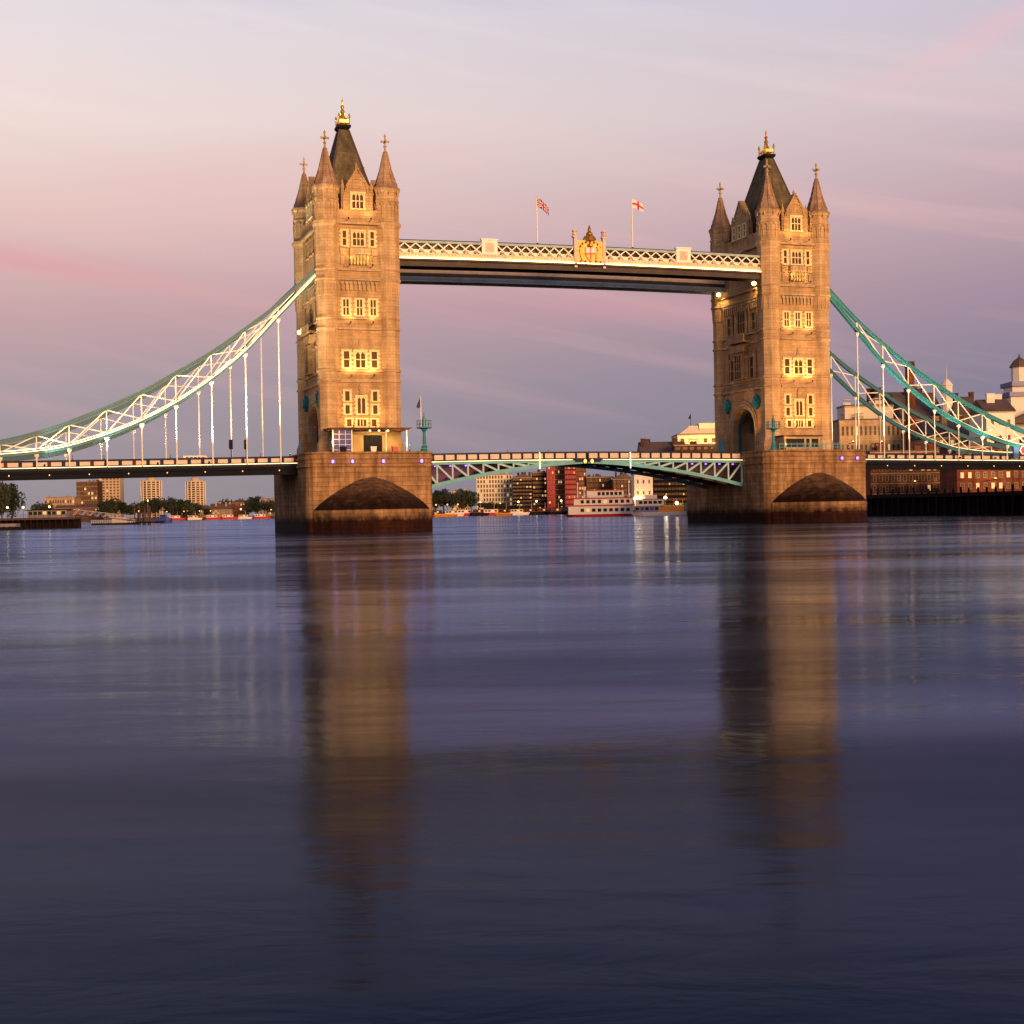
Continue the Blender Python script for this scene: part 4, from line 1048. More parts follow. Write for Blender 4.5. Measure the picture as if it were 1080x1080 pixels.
# ------------------------------------------------------------------ people, vehicles and signals on the deck
def make_person(name, label, loc, cloth, stride=.12, rz=0.):
    V = [(0, 0, .95), (0, 0, 1.2), (0, 0, 1.42), (0, 0, 1.53), (0, 0, 1.66), (.11, 0, .9), (.12, stride, .5), (.12, -.02+stride, .07), (.12, .14+stride, .03),
         (-.11, 0, .9), (-.12, -stride*.4, .5), (-.12, -stride, .07), (-.12, .14-stride, .03), (.19, 0, 1.4), (.25, -.06, 1.13), (.25, .06, .88), (.25, .1, .78), (-.19, 0, 1.4), (-.25, .06, 1.13), (-.25, .16, .88), (-.25, .2, .78)]
    E_ = [(0,1),(1,2),(2,3),(3,4),(0,5),(5,6),(6,7),(7,8),(0,9),(9,10),(10,11),(11,12),(2,13),(13,14),(14,15),(15,16),(2,17),(17,18),(18,19),(19,20)]
    rad = [.15,.14,.15,.06,.105,.1,.07,.05,.04,.1,.07,.05,.04,.07,.055,.042,.04,.07,.055,.042,.04]
    me = bpy.data.meshes.new(name); me.from_pydata(V, E_, []); o = bpy.data.objects.new(name, me); COL.objects.link(o)
    md = o.modifiers.new('skin', 'SKIN'); o.modifiers.new('sub', 'SUBSURF').levels = 1; o.modifiers['sub'].render_levels = 1
    for i, r in enumerate(rad): me.skin_vertices[0].data[i].radius = (r, r*(.8 if i < 3 else 1))
    me.skin_vertices[0].data[0].use_root = True
    dgp = bpy.context.evaluated_depsgraph_get(); ev = o.evaluated_get(dgp); nm = bpy.data.meshes.new_from_object(ev)
    o.modifiers.clear(); o.data = nm
    nm.materials.clear(); nm.materials.append(MATS['skin']); nm.materials.append(MATS[cloth]); nm.materials.append(MATS['cloth_dark'])
    for p in nm.polygons:
        p.use_smooth = True; z = p.center.z; p.material_index = 0 if z > 1.5 or (z < .82 and abs(p.center.x) > .2) else (1 if z > .9 else 2)
    h = MB(); h.lathe(0, -.02, [(.05, 1.66), (.115, 1.69), (.112, 1.75), (.05, 1.79)], 8); hp = h.build('hair', 'hair', None, True); hp.parent = o
    o.location = loc; o.rotation_euler = (0, 0, rz); tag(o, label, 'person', 'people crossing the bridge'); return o
make_person('person', 'person in dark clothes at the parapet left of the mid span lamps', (-14.6, -7.3, 11.75), 'cloth_dark', .1, 0)
make_person('person', 'person in blue at the parapet just left of the middle of the opening span', (-7.0, -7.2, 11.75), 'cloth_blue', .1, 1)
make_person('person', 'person in dark red walking over the far left end of the deck', (-87.2, -7.2, 11.2), 'cloth_red', .2, 1.57)
make_person('person', 'person in dark clothes walking on the left span near its hanging chain', (-82.4, -7.4, 11.2), 'cloth_dark', .2, -1.57)
make_person('person', 'person in blue crossing the middle of the left side span', (-72.0, -7.2, 11.3), 'cloth_blue', .2, 1.57)
make_person('person', 'person in dark red beside the traffic signals on the left span', (-57.5, -7.2, 11.4), 'cloth_red', .2, 1.57)

def signal(x, y, label):
    t = thing('traffic_light', label, 'traffic light', (x, y, 11.3), group='traffic lights on the left span')
    b = MB(); b.lathe(x, y, [(.09, 11.3), (.09, 14.9)], 8); b.build('pole', 'black', t)
    b = MB(); b.box(x-.22, x+.22, y-.18, y+.18, 14.0, 15.4); b.box(x-.3, x+.3, y+.18, y+.22, 13.9, 15.5); h = b.build('head', 'black', t)
    for i, mn in enumerate(('deck_red', 'black', 'black')):
        q = MB(); z = 15.15-.44*i; q.box(x-.36, x-.22, y-.12, y+.12, z-.12, z+.12); q.build('lens', mn, h)
signal(-62.3, -7.4, 'left black traffic light above the deck of the left span'); signal(-59.8, -7.0, 'right black traffic light above the deck of the left span, slightly taller')
def vehicle(x, y, z, ln, h, wd, body, name, cat, label):
    t = thing(name, label, cat, (x, y, z))
    b = MB(); b.box(x-ln/2, x+ln/2, y-wd/2, y+wd/2, z+.35, z+h*.55); b.frustum((x-ln/2, x+ln/2-.5, y-wd/2, y+wd/2, z+h*.55), (x-ln/2+.1, x+ln/2-1.0, y-wd/2+.1, y+wd/2-.1, z+h)); b.build('body', body, t)
    for s in (-1, 1):
        n = 5
        for i in range(n):
            a = x-ln/2+.5+i*(ln-1.6)/n; g = MB(); yy = sorted((y+s*(wd/2-.02), y+s*(wd/2+.03))); g.box(a, a+(ln-1.6)/n-.2, yy[0], yy[1], z+h*.58, z+h*.88); g.build('window', 'glass', t)
        for k in (-1, 1):
            wl = MB(); cx_ = x+k*ln*.32
            wl.prism([(cx_+.42*math.cos(2*math.pi*q/12), z+.42+.42*math.sin(2*math.pi*q/12)) for q in range(12)], 'y', *sorted((y+s*(wd/2-.15), y+s*(wd/2+.04)))); wl.build('wheel', 'rubber', t)
vehicle(-67.5, -4.5, 11.25, 4.8, 1.72, 1.9, 'white_paint', 'car', 'car', 'white car with only its roof showing over the left parapet')
t = thing('round_sign', 'round red and white sign on a blue post at the right end of the deck', 'sign', (91.2, -9.2, 12))
b = MB(); b.prism([(91.2+.85*math.cos(2*math.pi*k/20), 13.05+.85*math.sin(2*math.pi*k/20)) for k in range(20)], 'y', -9.75, -9.65); b.build('rim', 'white_paint', t)
b = MB(); b.prism([(91.2+.62*math.cos(2*math.pi*k/20), 13.05+.62*math.sin(2*math.pi*k/20)) for k in range(20)], 'y', -9.82, -9.76); b.build('disc', 'red_paint', t)
b = MB(); b.box(89.0, 90.2, -9.6, -9.2, 11.4, 13.7); b.build('post', 'sign_blue', t)

# ------------------------------------------------------------------ background builder
YAW = -R(18.56)
def frame_at(px0, px1, D, z=0.):
    p = atz((px0+px1)/2, D, z); wd = (px1-px0)/F*D
    return p, wd
def ztop(px, py, D): return at(px, py, D).z
def window_set(parent, cells, wmesh_dark, wmesh_lit, lit):
    for k, (x, y, z) in enumerate(cells):
        o = bpy.data.objects.new('window', wmesh_lit if random.random() < lit else wmesh_dark); COL.objects.link(o); o.parent = parent; o.location = (x, y, z)
WM = {}
def winmesh(wd, h, mname, fm='trim_stone'):
    k = (round(wd, 2), round(h, 2), mname, fm)
    if k not in WM:
        b = MB(); b.box(-wd/2, wd/2, -.06, .1, 0, h); fw = min(.16, wd*.12); nf = len(b.f)
        b.box(-wd/2-fw, -wd/2, -.12, .1, -fw, h+fw); b.box(wd/2, wd/2+fw, -.12, .1, -fw, h+fw); b.box(-wd/2, wd/2, -.12, .1, h, h+fw); b.box(-wd/2-fw*.5, wd/2+fw*.5, -.2, -.121, -fw, 0)
        b.box(-fw*.3, fw*.3, -.1, -.061, 0, h); b.box(-wd/2, wd/2, -.1, -.0612, h*.5-fw*.3, h*.5+fw*.3)
        o = b.build('window', mname); me = o.data; bpy.data.objects.remove(o); WM[k] = me
        me.materials.append(MATS[fm])
        for p in me.polygons: p.material_index = 0 if p.index < nf else 1
    return WM[k]
def building(name, label, cat, px0, px1, ytop, D, depth, material, rows=0, cols=0, lit=.1, wf=(.5, .55), roof='flat', rh=0., zb=2.4, roofm='tile_roof', yaw=0., group=None, dark='glass', margin=.6, frames=None, z0row=None, band=None, balc=None):
    p, wd = frame_at(px0, px1, D, zb)
    H = ztop((px0+px1)/2, ytop, D)-zb-rh
    t = thing(name, label, cat, p, YAW+yaw, group)
    b = MB(); b.box(-wd/2, wd/2, 0, depth, 0, H); b.build('wall', material, t, local=True)
    r = MB()
    if roof == 'flat': r.box(-wd/2-.2, wd/2+.2, -.2, depth+.2, H, H+.4)
    elif roof == 'gable': r.prism([(-wd/2-.4, H), (wd/2+.4, H), (0, H+rh)], 'y', -.4, depth+.4)
    elif roof == 'ridge': r.prism([(-.4, H), (depth+.4, H), (depth/2, H+rh)], 'x', -wd/2-.4, wd/2+.4)
    elif roof == 'hip': r.frustum((-wd/2-.4, wd/2+.4, -.4, depth+.4, H), (-wd/2+min(rh, wd*.3), wd/2-min(rh, wd*.3), depth*.42, depth*.58, H+rh))
    r.build('roof', roofm, t, local=True)
    rr_ = random.Random(int(px0*10))
    for k in range(2 if wd < 14 else 4):
        x = rr_.uniform(-wd/2+1.2, wd/2-1.2); yy = rr_.uniform(depth*.25, depth*.7); hz = H+(.4 if roof == 'flat' else rh*.5); w1 = rr_.uniform(.5, 1.3)
        q = MB(); q.box(x-w1, x+w1, yy-.6, yy+.6, hz-rh*.5, hz+(rr_.uniform(.8, 1.8) if roof == 'flat' else rh*.5+1.2)); q.box(x-w1-.1, x+w1+.1, yy-.7, yy+.7, hz+(1.9 if roof == 'flat' else rh*.5+1.2), hz+(2.05 if roof == 'flat' else rh*.5+1.4))
        q.build('chimney' if roof != 'flat' else 'roof_plant', material, t, local=True)
    q = MB(); q.box(-wd/2-.15, wd/2+.15, -.18, 0, H-.35, H-.01); q.build('cornice', frames or 'trim_stone', t, local=True)
    if rows:
        z0 = margin if z0row is None else z0row
        ch = (H-z0-.4)/rows; cw = (wd-2*margin*.5)/cols
        ww, wh = cw*wf[0], ch*wf[1]; cells = []
        for i in range(rows):
            for j in range(cols): cells.append((-wd/2+margin*.5+(j+.5)*cw, -.02, z0+(i+.25)*ch))
        if len(cells) > 100: cells = cells[:100]
        window_set(t, cells, winmesh(ww, wh, dark, frames or 'trim_stone'), winmesh(ww, wh, 'glass_lit', frames or 'trim_stone'), lit)
        if band:
            for i in range(rows):
                q = MB(); q.box(-wd/2-.1, wd/2+.1, -.22, 0, z0+i*ch-.15, z0+i*ch+.15); q.build('floor_band', band, t, local=True)
        if balc:
            for i in range(rows):
                q = MB(); q.box(-wd/2-.2, wd/2+.2, -1.2, -.1, z0+i*ch-.1, z0+i*ch+.1); q.box(-wd/2-.2, wd/2+.2, -1.2, -1.12, z0+i*ch+.1, z0+i*ch+.9); q.build('balcony', balc, t, local=True)
    return t, wd, H
def round_block(label, px0, px1, ytop, D, group):
    p, wd = frame_at(px0, px1, D, 2.4); H = ztop((px0+px1)/2, ytop, D)-2.4; r = wd/2
    t = thing('tower_block', label, 'tower block', p, YAW, group)
    fl = 16; h = (H-4)/fl; prof = [(r*.9, 0)]
    for i in range(fl): prof += [(r*.9, i*h+h*.45), (r, i*h+h*.5), (r, i*h+h*.98), (r*.9, i*h+h)]
    b = MB(); b.lathe(0, 0, prof, 14); b.build('wall', 'concrete', t, local=True)
    b = MB()
    for k in range(14):
        a = 2*math.pi*k/14; b.box(r*math.cos(a)-.5, r*math.cos(a)+.5, r*math.sin(a)-.5, r*math.sin(a)+.5, 0, H-4)
    b.build('rib', 'cream_render', t, local=True)
    b = MB(); b.lathe(0, 0, [(r*.96, H-4), (r*.96, H-3.6), (r*.45, H-3.5), (r*.45, H-.6), (r*.3, H)], 12); b.build('roof', 'concrete', t, local=True)
    for i in range(fl):
        b = MB(); b.lathe(0, 0, [(r*.905, i*h+.05), (r*.905, i*h+h*.42)], 14); b.build('window_band', 'glass', t, local=True)
TB = 'far tower blocks on the left bank'
round_block('left of the two round tower blocks glowing under the left span', 149.5, 171, 503, 1500, TB)
round_block('right of the two round tower blocks glowing under the left span', 196.5, 217, 503.5, 1500, TB)
building('tower_block', 'tall slab block with a pale central strip far under the left span', 'tower block', 104, 127, 497, 1550, 16, 'concrete', 16, 6, .04, (.5, .5), group=TB)
building('tower_block', 'mid rise brown block beside the tall slab block, left side', 'tower block', 81, 103.5, 508, 1500, 18, 'brick_brown', 8, 6, .1, (.55, .5), group=TB, band='concrete')
building('warehouse', 'long low pale building with a flat roof behind the jetty', 'building', 47, 79, 524.5, 1480, 22, 'brick_buff', 3, 12, .3, (.5, .4), group=None)
building('terrace_houses', 'long red brick terrace behind the gangway on the left bank', 'building', 58, 106, 532.5, 1440, 14, 'brick_red', 3, 16, .15, (.4, .5), 'ridge', 3)
building('riverside_house', 'brown brick house with a hipped roof among the trees under the left span', 'building', 205.5, 222, 533, 1420, 14, 'brick_buff', 3, 6, .15, (.4, .5), 'hip', 4)
building('riverside_house', 'long riverside house with two dormer gables and many windows under the left span', 'building', 221, 245, 531, 1420, 14, 'brick_buff', 3, 9, .2, (.4, .5), 'ridge', 6)
building('riverside_house', 'tall brick warehouse with hipped roof right of the house with gables', 'building', 244.5, 259, 527, 1430, 18, 'brick_red', 4, 5, .15, (.4, .5), 'hip', 3)
building('riverside_house', 'pale building far right under the left span next to the pier', 'building', 274, 293, 526, 1440, 16, 'grey_render', 4, 6, .1, (.4, .5))
building('riverside_house', 'low brick house beside the row of red boats', 'building', 180, 200, 537, 1410, 12, 'brick_red', 2, 6, .2, (.4, .5), 'ridge', 3)
# centre group beyond the opening span
building('apartment_block', 'cream apartment block with white mullions behind the opening span', 'building', 503, 541, 500.5, 1120, 30, 'cream_render', 8, 12, .12, (.42, .62), zb=2.4, band='white_render')
building('apartment_block', 'dark brown brick apartment block with stepped gables behind the opening span', 'building', 541, 562, 499.5, 1100, 30, 'brick_brown', 9, 6, .22, (.5, .5), 'gable', 3, balc='dark_steel')
building('apartment_block', 'brown brick block with balconies right of the gabled one', 'building', 562, 577.5, 498, 1110, 30, 'brick_brown', 9, 5, .2, (.5, .5), balc='dark_steel')
building('apartment_block', 'narrow bright red clad block behind the opening span', 'building', 577.5, 586, 490, 1100, 24, 'red_cladding', 9, 2, .12, (.3, .45), band='deck_red')
building('apartment_block', 'dark block with pale floor bands between the two red blocks', 'building', 586, 596.5, 489, 1110, 24, 'brick_brown', 9, 4, .2, (.6, .5), band='cream_render')
building('apartment_block', 'wide bright red clad block behind the white steamer', 'building', 596.5, 608, 490, 1095, 24, 'red_cladding', 9, 4, .15, (.3, .45), balc='deck_red')
building('apartment_block', 'dark red block with lit floors right of the red clad block', 'building', 608, 619, 492, 1105, 24, 'brick_red', 9, 4, .3, (.5, .5), band='brick_brown')
building('wharf_warehouse', 'brown wharf warehouse behind the white steamer', 'building', 619, 648, 503, 980, 30, 'brick_brown', 6, 9, .2, (.45, .5))
building('wharf_warehouse', 'dark narrow warehouse with stepped roof left of the white wall', 'building', 647, 670, 499, 960, 30, 'brick_brown', 7, 6, .22, (.45, .5), 'gable', 4)
building('wharf_warehouse', 'blank white rendered building under the right leaf of the opening span', 'building', 669.5, 689, 500, 602, 14, 'white_render', 3, 3, .1, (.2, .3))
building('wharf_warehouse', 'dark brick warehouse with rows of small windows beside the right pier', 'building', 689.5, 735, 496, 606, 14, 'brick_brown', 7, 12, .12, (.4, .5), balc='dark_steel')
building('office_block', 'low pale block far beyond the trees between the pier and the apartments', 'building', 476, 496, 517.5, 1500, 20, 'concrete', 4, 8, .35, (.5, .5))
# right behind the opening span
t, wd, H = building('lit_building', 'bright yellow lit building with stepped top behind the right tower', 'building', 716, 775, 458, 668, 24, 'cream_render', 2, 7, .3, (.4, .4), z0row=25, dark='glass_amber')
b = MB(); b.frustum((-wd/2+1, -wd*.1, 1, 12, H+.4), (-wd/2+6, -wd*.12, 3, 11, H+4.2)); b.box(-wd*.1, wd/2, 2, 18, H+.4, H+5.3); b.build('upper_storey', 'cream_render', t, local=True)
b = MB(); b.lathe(-wd/2+7, 6, [(.15, H+4), (.1, H+10)], 6); b.prism([(-wd/2+7, H+10), (-wd/2+7, H+7.5), (-wd/2+5.8, H+7.8)], 'y', 5.9, 6.1); b.build('flagpole', 'dark_steel', t, local=True)
for k, dx in enumerate((-9, 0, 9)):
    p = t.location + Vector((RT.x*dx-FW.x*9, RT.y*dx-FW.y*9, 25)); lamp('SPOT', 'facade_beam', p, p+Vector((FW.x*9, FW.y*9, 7)), 6500, (1, .72, .22), None, .4, .8, 120)
building('wharf_house', 'long dark slate roof of a brick wharf house left of the yellow lit building', 'building', 677, 720, 465, 650, 16, 'brick_brown', 1, 10, .3, (.5, .3), 'ridge', 5, z0row=24)
building('wharf_house', 'brick storey below the yellow lit building behind the right tower', 'building', 712, 772, 469, 640, 8, 'brick_brown', 1, 8, .1, (.4, .3), z0row=26)

# right bank ---------------------------------------------------------
def quay():
    t = thing('quay_wall', 'dark weedy quay wall with timber piles along the right bank', 'quay wall', (112, 60, 0))
    b = MB(); b.box(111.2, 112.5, -12, 90, -1, 5.3); b.build('wall', 'quay_stone', t)
    b = MB(); b.box(109.0, 111.2, 10, 90, 4.4, 4.9); b.build('walkway', 'timber_dark', t)
    for k in range(26):
        y = 11+k*3.1; p = MB(); p.lathe(109.4+random.uniform(-.2, .2), y, [(.3, -1), (.26, 6.2+random.uniform(-.5, .9)), (.1, 6.4)], 8); p.build('pile', 'timber_dark', t)
quay()
def rb(name, label, cat, px0, px1, ytop, D, depth, mt, rows, cols, **k):
    k.setdefault('zb', 5.0); return building(name, label, cat, px0, px1, ytop, D, depth, mt, rows, cols, **k)
rb('riverside_hall', 'cream stone hall with arcade of small windows beside the right tower', 'building', 887, 952, 443, 415, 20, 'brick_buff', 4, 13, lit=.06, wf=(.45, .5), band='trim_stone')
rb('riverside_hall', 'pale attic storey set back above the stone hall by the right tower', 'building', 893, 944, 428, 424, 10, 'cream_render', 1, 7, lit=.05, wf=(.4, .5), z0row=27)
rb('warehouse', 'dark hipped roof mass behind the attic of the stone hall', 'building', 915, 985, 411, 450, 22, 'brick_brown', 1, 5, lit=0, wf=(.3, .2), z0row=24, roof='hip', rh=7)
rb('riverside_block', 'low pale block with balconies just right of the right tower', 'building', 868, 893, 449, 470, 20, 'grey_render', 5, 6, lit=.15, wf=(.6, .5), balc='white_render')
rb('warehouse', 'tall dark roofed warehouse below the brick chimney', 'building', 955, 998, 411, 440, 24, 'brick_brown', 5, 9, lit=.1, wf=(.4, .4), roof='ridge', rh=9)
rb('warehouse', 'pale brick warehouse with grid of tall windows on the right bank', 'building', 985, 1043, 441, 392, 22, 'brick_buff', 5, 10, lit=.16, wf=(.55, .6), band='white_render', roof='ridge', rh=5)
rb('warehouse', 'dark red brick warehouse front nearest the right pier below the right deck', 'building', 919, 1010, 476, 378, 10, 'brick_red', 4, 14, lit=.16, wf=(.45, .55), band='brick_buff')
rb('warehouse', 'red brick warehouse front under the right end of the deck', 'building', 1010, 1110, 470, 350, 14, 'brick_red', 4, 12, lit=.16, wf=(.4, .5))
rb('warehouse', 'grey slate roofed warehouse between the chimney and the white brewhouse', 'building', 1008, 1045, 416, 430, 20, 'brick_brown', 4, 7, lit=.1, wf=(.4, .4), roof='hip', rh=6)
# chimney
p = atz(962, 432, 5.0); zc = ztop(962, 380, 432)
t = thing('brick_chimney', 'tall square brick chimney above the dark warehouse roof', 'chimney', p, YAW)
b = MB(); b.frustum((-1.35, 1.35, -1.35, 1.35, 0), (-1.05, 1.05, -1.05, 1.05, zc-7)); b.build('shaft', 'brick_red', t, local=True)
b = MB(); b.box(-1.3, 1.3, -1.3, 1.3, zc-7, zc-6.4); b.box(-1.2, 1.2, -1.2, 1.2, zc-6.4, zc-5.4); b.build('cap', 'brick_brown', t, local=True)
# cupola
p = atz(1001, 436, 5.0); zc = ztop(1001, 402, 436)
t = thing('roof_turret', 'little white roof turret with a spike beyond the turquoise chain', 'turret', p, YAW)
b = MB(); b.lathe(0, 0, [(1.6, 0), (1.6, zc-6.5), (1.8, zc-6.3), (1.3, zc-5.4), (.4, zc-4.4), (.08, zc-4.2), (.05, zc-.5)], 8); b.build('shaft', 'white_render', t, local=True)
# white brewhouse
t, wd, H = rb('brewhouse', 'white boarded brewhouse with dark gabled roof at the right edge', 'brewhouse', 1042, 1072, 419, 372, 14, 'white_render', 5, 3, lit=.1, wf=(.3, .3), roof='ridge', rh=3.6, margin=1.0)
p, wd2 = frame_at(1066, 1098, 384, 5.0); z = lambda y: ztop(1082, y, 384)-5
t = thing('brewhouse_tower', 'white brewhouse tower with blue balconies and domed cupola at the right edge', 'tower', p, YAW)
b = MB(); b.box(-wd2/2+.6, wd2/2, 0, 8, 0, z(417)); b.box(-wd2/2+1.2, wd2/2-.6, .5, 7.5, z(417)+.25, z(406)); b.lathe(.4, 4, [(2.2, z(406)), (2.2, z(386))], 8); b.build('wall', 'white_render', t, local=True)
for ya in (418, 407):
    q = MB(); e = -wd2/2 + (0 if ya == 418 else .7)
    q.box(e, wd2/2+.4, -.8, 8.4, z(ya), z(ya)+.22); q.box(e, wd2/2+.4, -.85, -.75, z(ya)+.22, z(ya)+1.2); q.box(e-.05, e+.05, -.75, 8.4, z(ya)+.22, z(ya)+1.2); q.build('balcony', 'blue_paint', t, local=True)
q = MB(); q.lathe(.4, 4, [(2.7, z(386)), (2.5, z(384.5)), (1.6, z(379)), (.3, z(375)), (.05, z(371))], 8); q.build('roof', 'tile_roof', t, local=True)
q = MB(); q.prism([(-wd2/2-2.5, z(447)), (wd2/2, z(429)), (wd2/2, z(447))], 'y', -5, -.9); q.build('lean_to_roof', 'tile_roof', t, local=True)

# ------------------------------------------------------------------ trees
def crown_mesh(name, mname, h, r, n, seed):
    rd = random.Random(seed); b = MB(); cl = []
    for k in range(11):
        a = rd.uniform(0, 6.28); q = rd.uniform(0, .72)*r; cl.append((q*math.cos(a), q*math.sin(a), h*rd.uniform(.38, .86), r*rd.uniform(.28, .5)))
    for i in range(n):
        c = rd.choice(cl)
        d = Vector((rd.gauss(0, 1), rd.gauss(0, 1), rd.gauss(0, 1))).normalized()*c[3]*rd.uniform(.55, 1.08)
        p = Vector(c[:3])+d; s = r*rd.uniform(.05, .11)
        u = Vector((rd.gauss(0, 1), rd.gauss(0, 1), rd.gauss(0, 1))).normalized(); v = u.orthogonal().normalized()
        i0 = len(b.v); b.v += [p-u*s, p+v*s*.7, p+u*s, p-v*s*.7]; b.face([i0, i0+1, i0+2, i0+3])
    return b
def make_tree(h, r, mname, seed):
    t = thing('tree', 'tree', 'tree', (0, 0, 0))
    b = MB(); b.lathe(0, 0, [(h*.035, 0), (h*.026, h*.25), (h*.016, h*.55), (h*.006, h*.8)], 7)
    rd = random.Random(seed+50)
    for k in range(6):
        a = rd.uniform(0, 6.28); z = h*rd.uniform(.22, .5); b.beam((0, 0, z), (r*.6*math.cos(a), r*.6*math.sin(a), z+h*.25), h*.014, h*.014)
    b.build('trunk', 'bark', t, local=True)
    crown_mesh('crown', mname, h, r, 1500, seed).build('crown', mname, t, local=True)
    return t
protos = [make_tree(16, 8.5, 'leaf_a', 1), make_tree(13, 8, 'leaf_b', 2), make_tree(18, 8.5, 'leaf_a', 3)]
used = [False]*3
TREES = [(112, 529, 1390), (121, 526, 1390), (130, 530, 1390), (137, 532, 1395), (147, 530, 1390), (156, 527, 1395), (164, 525.5, 1390), (173, 525, 1395), (182, 525.5, 1390), (191, 527, 1392), (200, 528.5, 1392), (208, 531, 1390), (219, 536, 1385),
         (237, 527, 1470), (262, 528, 1390), (270, 529, 1388), (279, 527, 1392), (288, 529, 1390), (272, 523.5, 1460), (46, 530, 1420),
         (459, 519, 1070), (468, 516, 1075), (477, 519, 1072), (487, 516, 1078), (497, 518, 1075), (513, 529, 1012), (530, 531, 1012), (541, 533, 1012), (521, 531, 1014), (556, 534, 1014)]
ordn = lambda i: ['first', 'second', 'third', 'fourth', 'fifth', 'sixth', 'seventh', 'eighth', 'ninth', 'tenth', 'eleventh', 'twelfth', 'thirteenth', 'fourteenth', 'fifteenth', 'sixteenth', 'seventeenth', 'eighteenth', 'nineteenth', 'twentieth'][i]
HS = [16, 13, 18]
for i, (px, py, D) in enumerate(TREES):
    k = i % 3
    o = protos[k] if not used[k] else copy_tree(protos[k]); used[k] = True
    p = atz(px, D, 2.2); hh = ztop(px, py, D)-2.2
    s = hh/(HS[k]*.98); o.location = p; o.scale = (max(s, .75)*1.05, max(s, .75)*1.05, s); o.rotation_euler = (0, 0, random.uniform(0, 6.28))
    o['group'] = 'dark trees along the left bank' if i < 20 else 'dark trees on the bank between the pier and the apartments'
    o['label'] = (f'{ordn(i)} dark bushy tree from the left in the row seen under the left span' if i < 20 else f'{ordn(i-20)} dark tree from the left on the bank seen under the opening span')
# ------------------------------------------------------------------ boats
def hull(b, ln, wd, h, bow=.22, z0=-.4):
    n = 10; rings = []
    for z, k in ((z0, .86), (h*.5, .96), (h, 1.0)):
        base = len(b.v); pts = []
        for s in (1, -1):
            rng = range(n+1) if s == 1 else range(n-1, 0, -1)
            for i in rng:
                u = i/n; x = -ln/2+u*ln; ww = wd/2*(min(1, ((1-u)/bow)**.6) if u > 1-bow else (1 if u > .06 else .8))
                pts.append(Vector((x*(k if u > .5 else 1), s*ww*k, z)))
        b.v += pts; rings.append((base, len(pts)))
    for (a, m_), (c, _) in zip(rings, rings[1:]):
        for i in range(m_): j = (i+1) % m_; b.face([a+i, a+j, c+j, c+i])
    b.face([rings[-1][0]+i for i in range(rings[-1][1])])
def steamer():
    D = 585; p, wd = frame_at(595, 668, D, 0)
    t = thing('paddle_steamer', 'white river steamer with red trimmed decks moored beyond the opening span', 'boat', p, YAW+math.pi)
    L_ = wd
    b = MB(); hull(b, L_, 6.4, 1.0, .16); b.build('hull', 'red_paint', t, local=True)
    b = MB(); b.box(-L_*.5+.3, L_*.44, -3, 3, 1.0, 4.3); b.build('lower_cabin', 'white_paint', t, local=True)
    b = MB(); b.box(-L_*.5, L_*.47, -3.4, 3.4, 4.3, 4.75); b.build('lower_deck_edge', 'red_paint', t, local=True)
    b = MB(); b.box(-L_*.48, L_*.36, -2.7, 2.7, 4.75, 7.3); b.build('upper_cabin', 'white_paint', t, local=True)
    b = MB(); b.box(-L_*.5, L_*.45, -3.3, 3.3, 7.3, 7.65); b.build('upper_deck_edge', 'red_paint', t, local=True)
    b = MB(); b.box(-L_*.36, L_*.17, -2.2, 2.2, 7.65, 10.4); b.build('wheelhouse', 'white_paint', t, local=True)
    b = MB(); b.box(-L_*.38, L_*.19, -2.5, 2.5, 10.4, 10.75); b.build('wheelhouse_roof', 'red_paint', t, local=True)
    for x in (-L_*.44, L_*.3):
        b = MB(); b.lathe(x, 0, [(.22, 7.65), (.18, 13.4), (.3, 13.5), (.3, 13.8), (.1, 14)], 8); b.build('mast', 'white_paint', t, local=True)
    b = MB(); b.lathe(L_*.2, 0, [(.6, 7.65), (.55, 11.6), (.7, 11.7), (.7, 12.1)], 10); b.build('funnel', 'white_paint', t, local=True)
    for i in range(6):
        g = MB(); x = -L_*.33+i*1.7; g.box(x, x+1.2, 2.2, 2.26, 8.5, 9.9); g.build('window', 'glass', t, local=True)
    for i in range(9):
        g = MB(); x = -L_*.44+i*2.3; g.box(x, x+1.3, 2.7, 2.76, 5.4, 6.7); g.build('window', 'glass' if i != 4 else 'glass_lit', t, local=True)
        g = MB(); g.box(x, x+1.4, 3, 3.06, 2.0, 3.3); g.build('window', 'glass' if i != 7 else 'glass_lit', t, local=True)
    r = MB()
    for i in range(26): x = -L_*.48+i*L_*.9/25; r.box(x-.05, x+.05, 3.25, 3.32, 7.65, 8.5)
    r.box(-L_*.49, L_*.45, 3.25, 3.32, 8.45, 8.55); r.build('deck_railing', 'white_paint', t, local=True)
    return t
steamer()
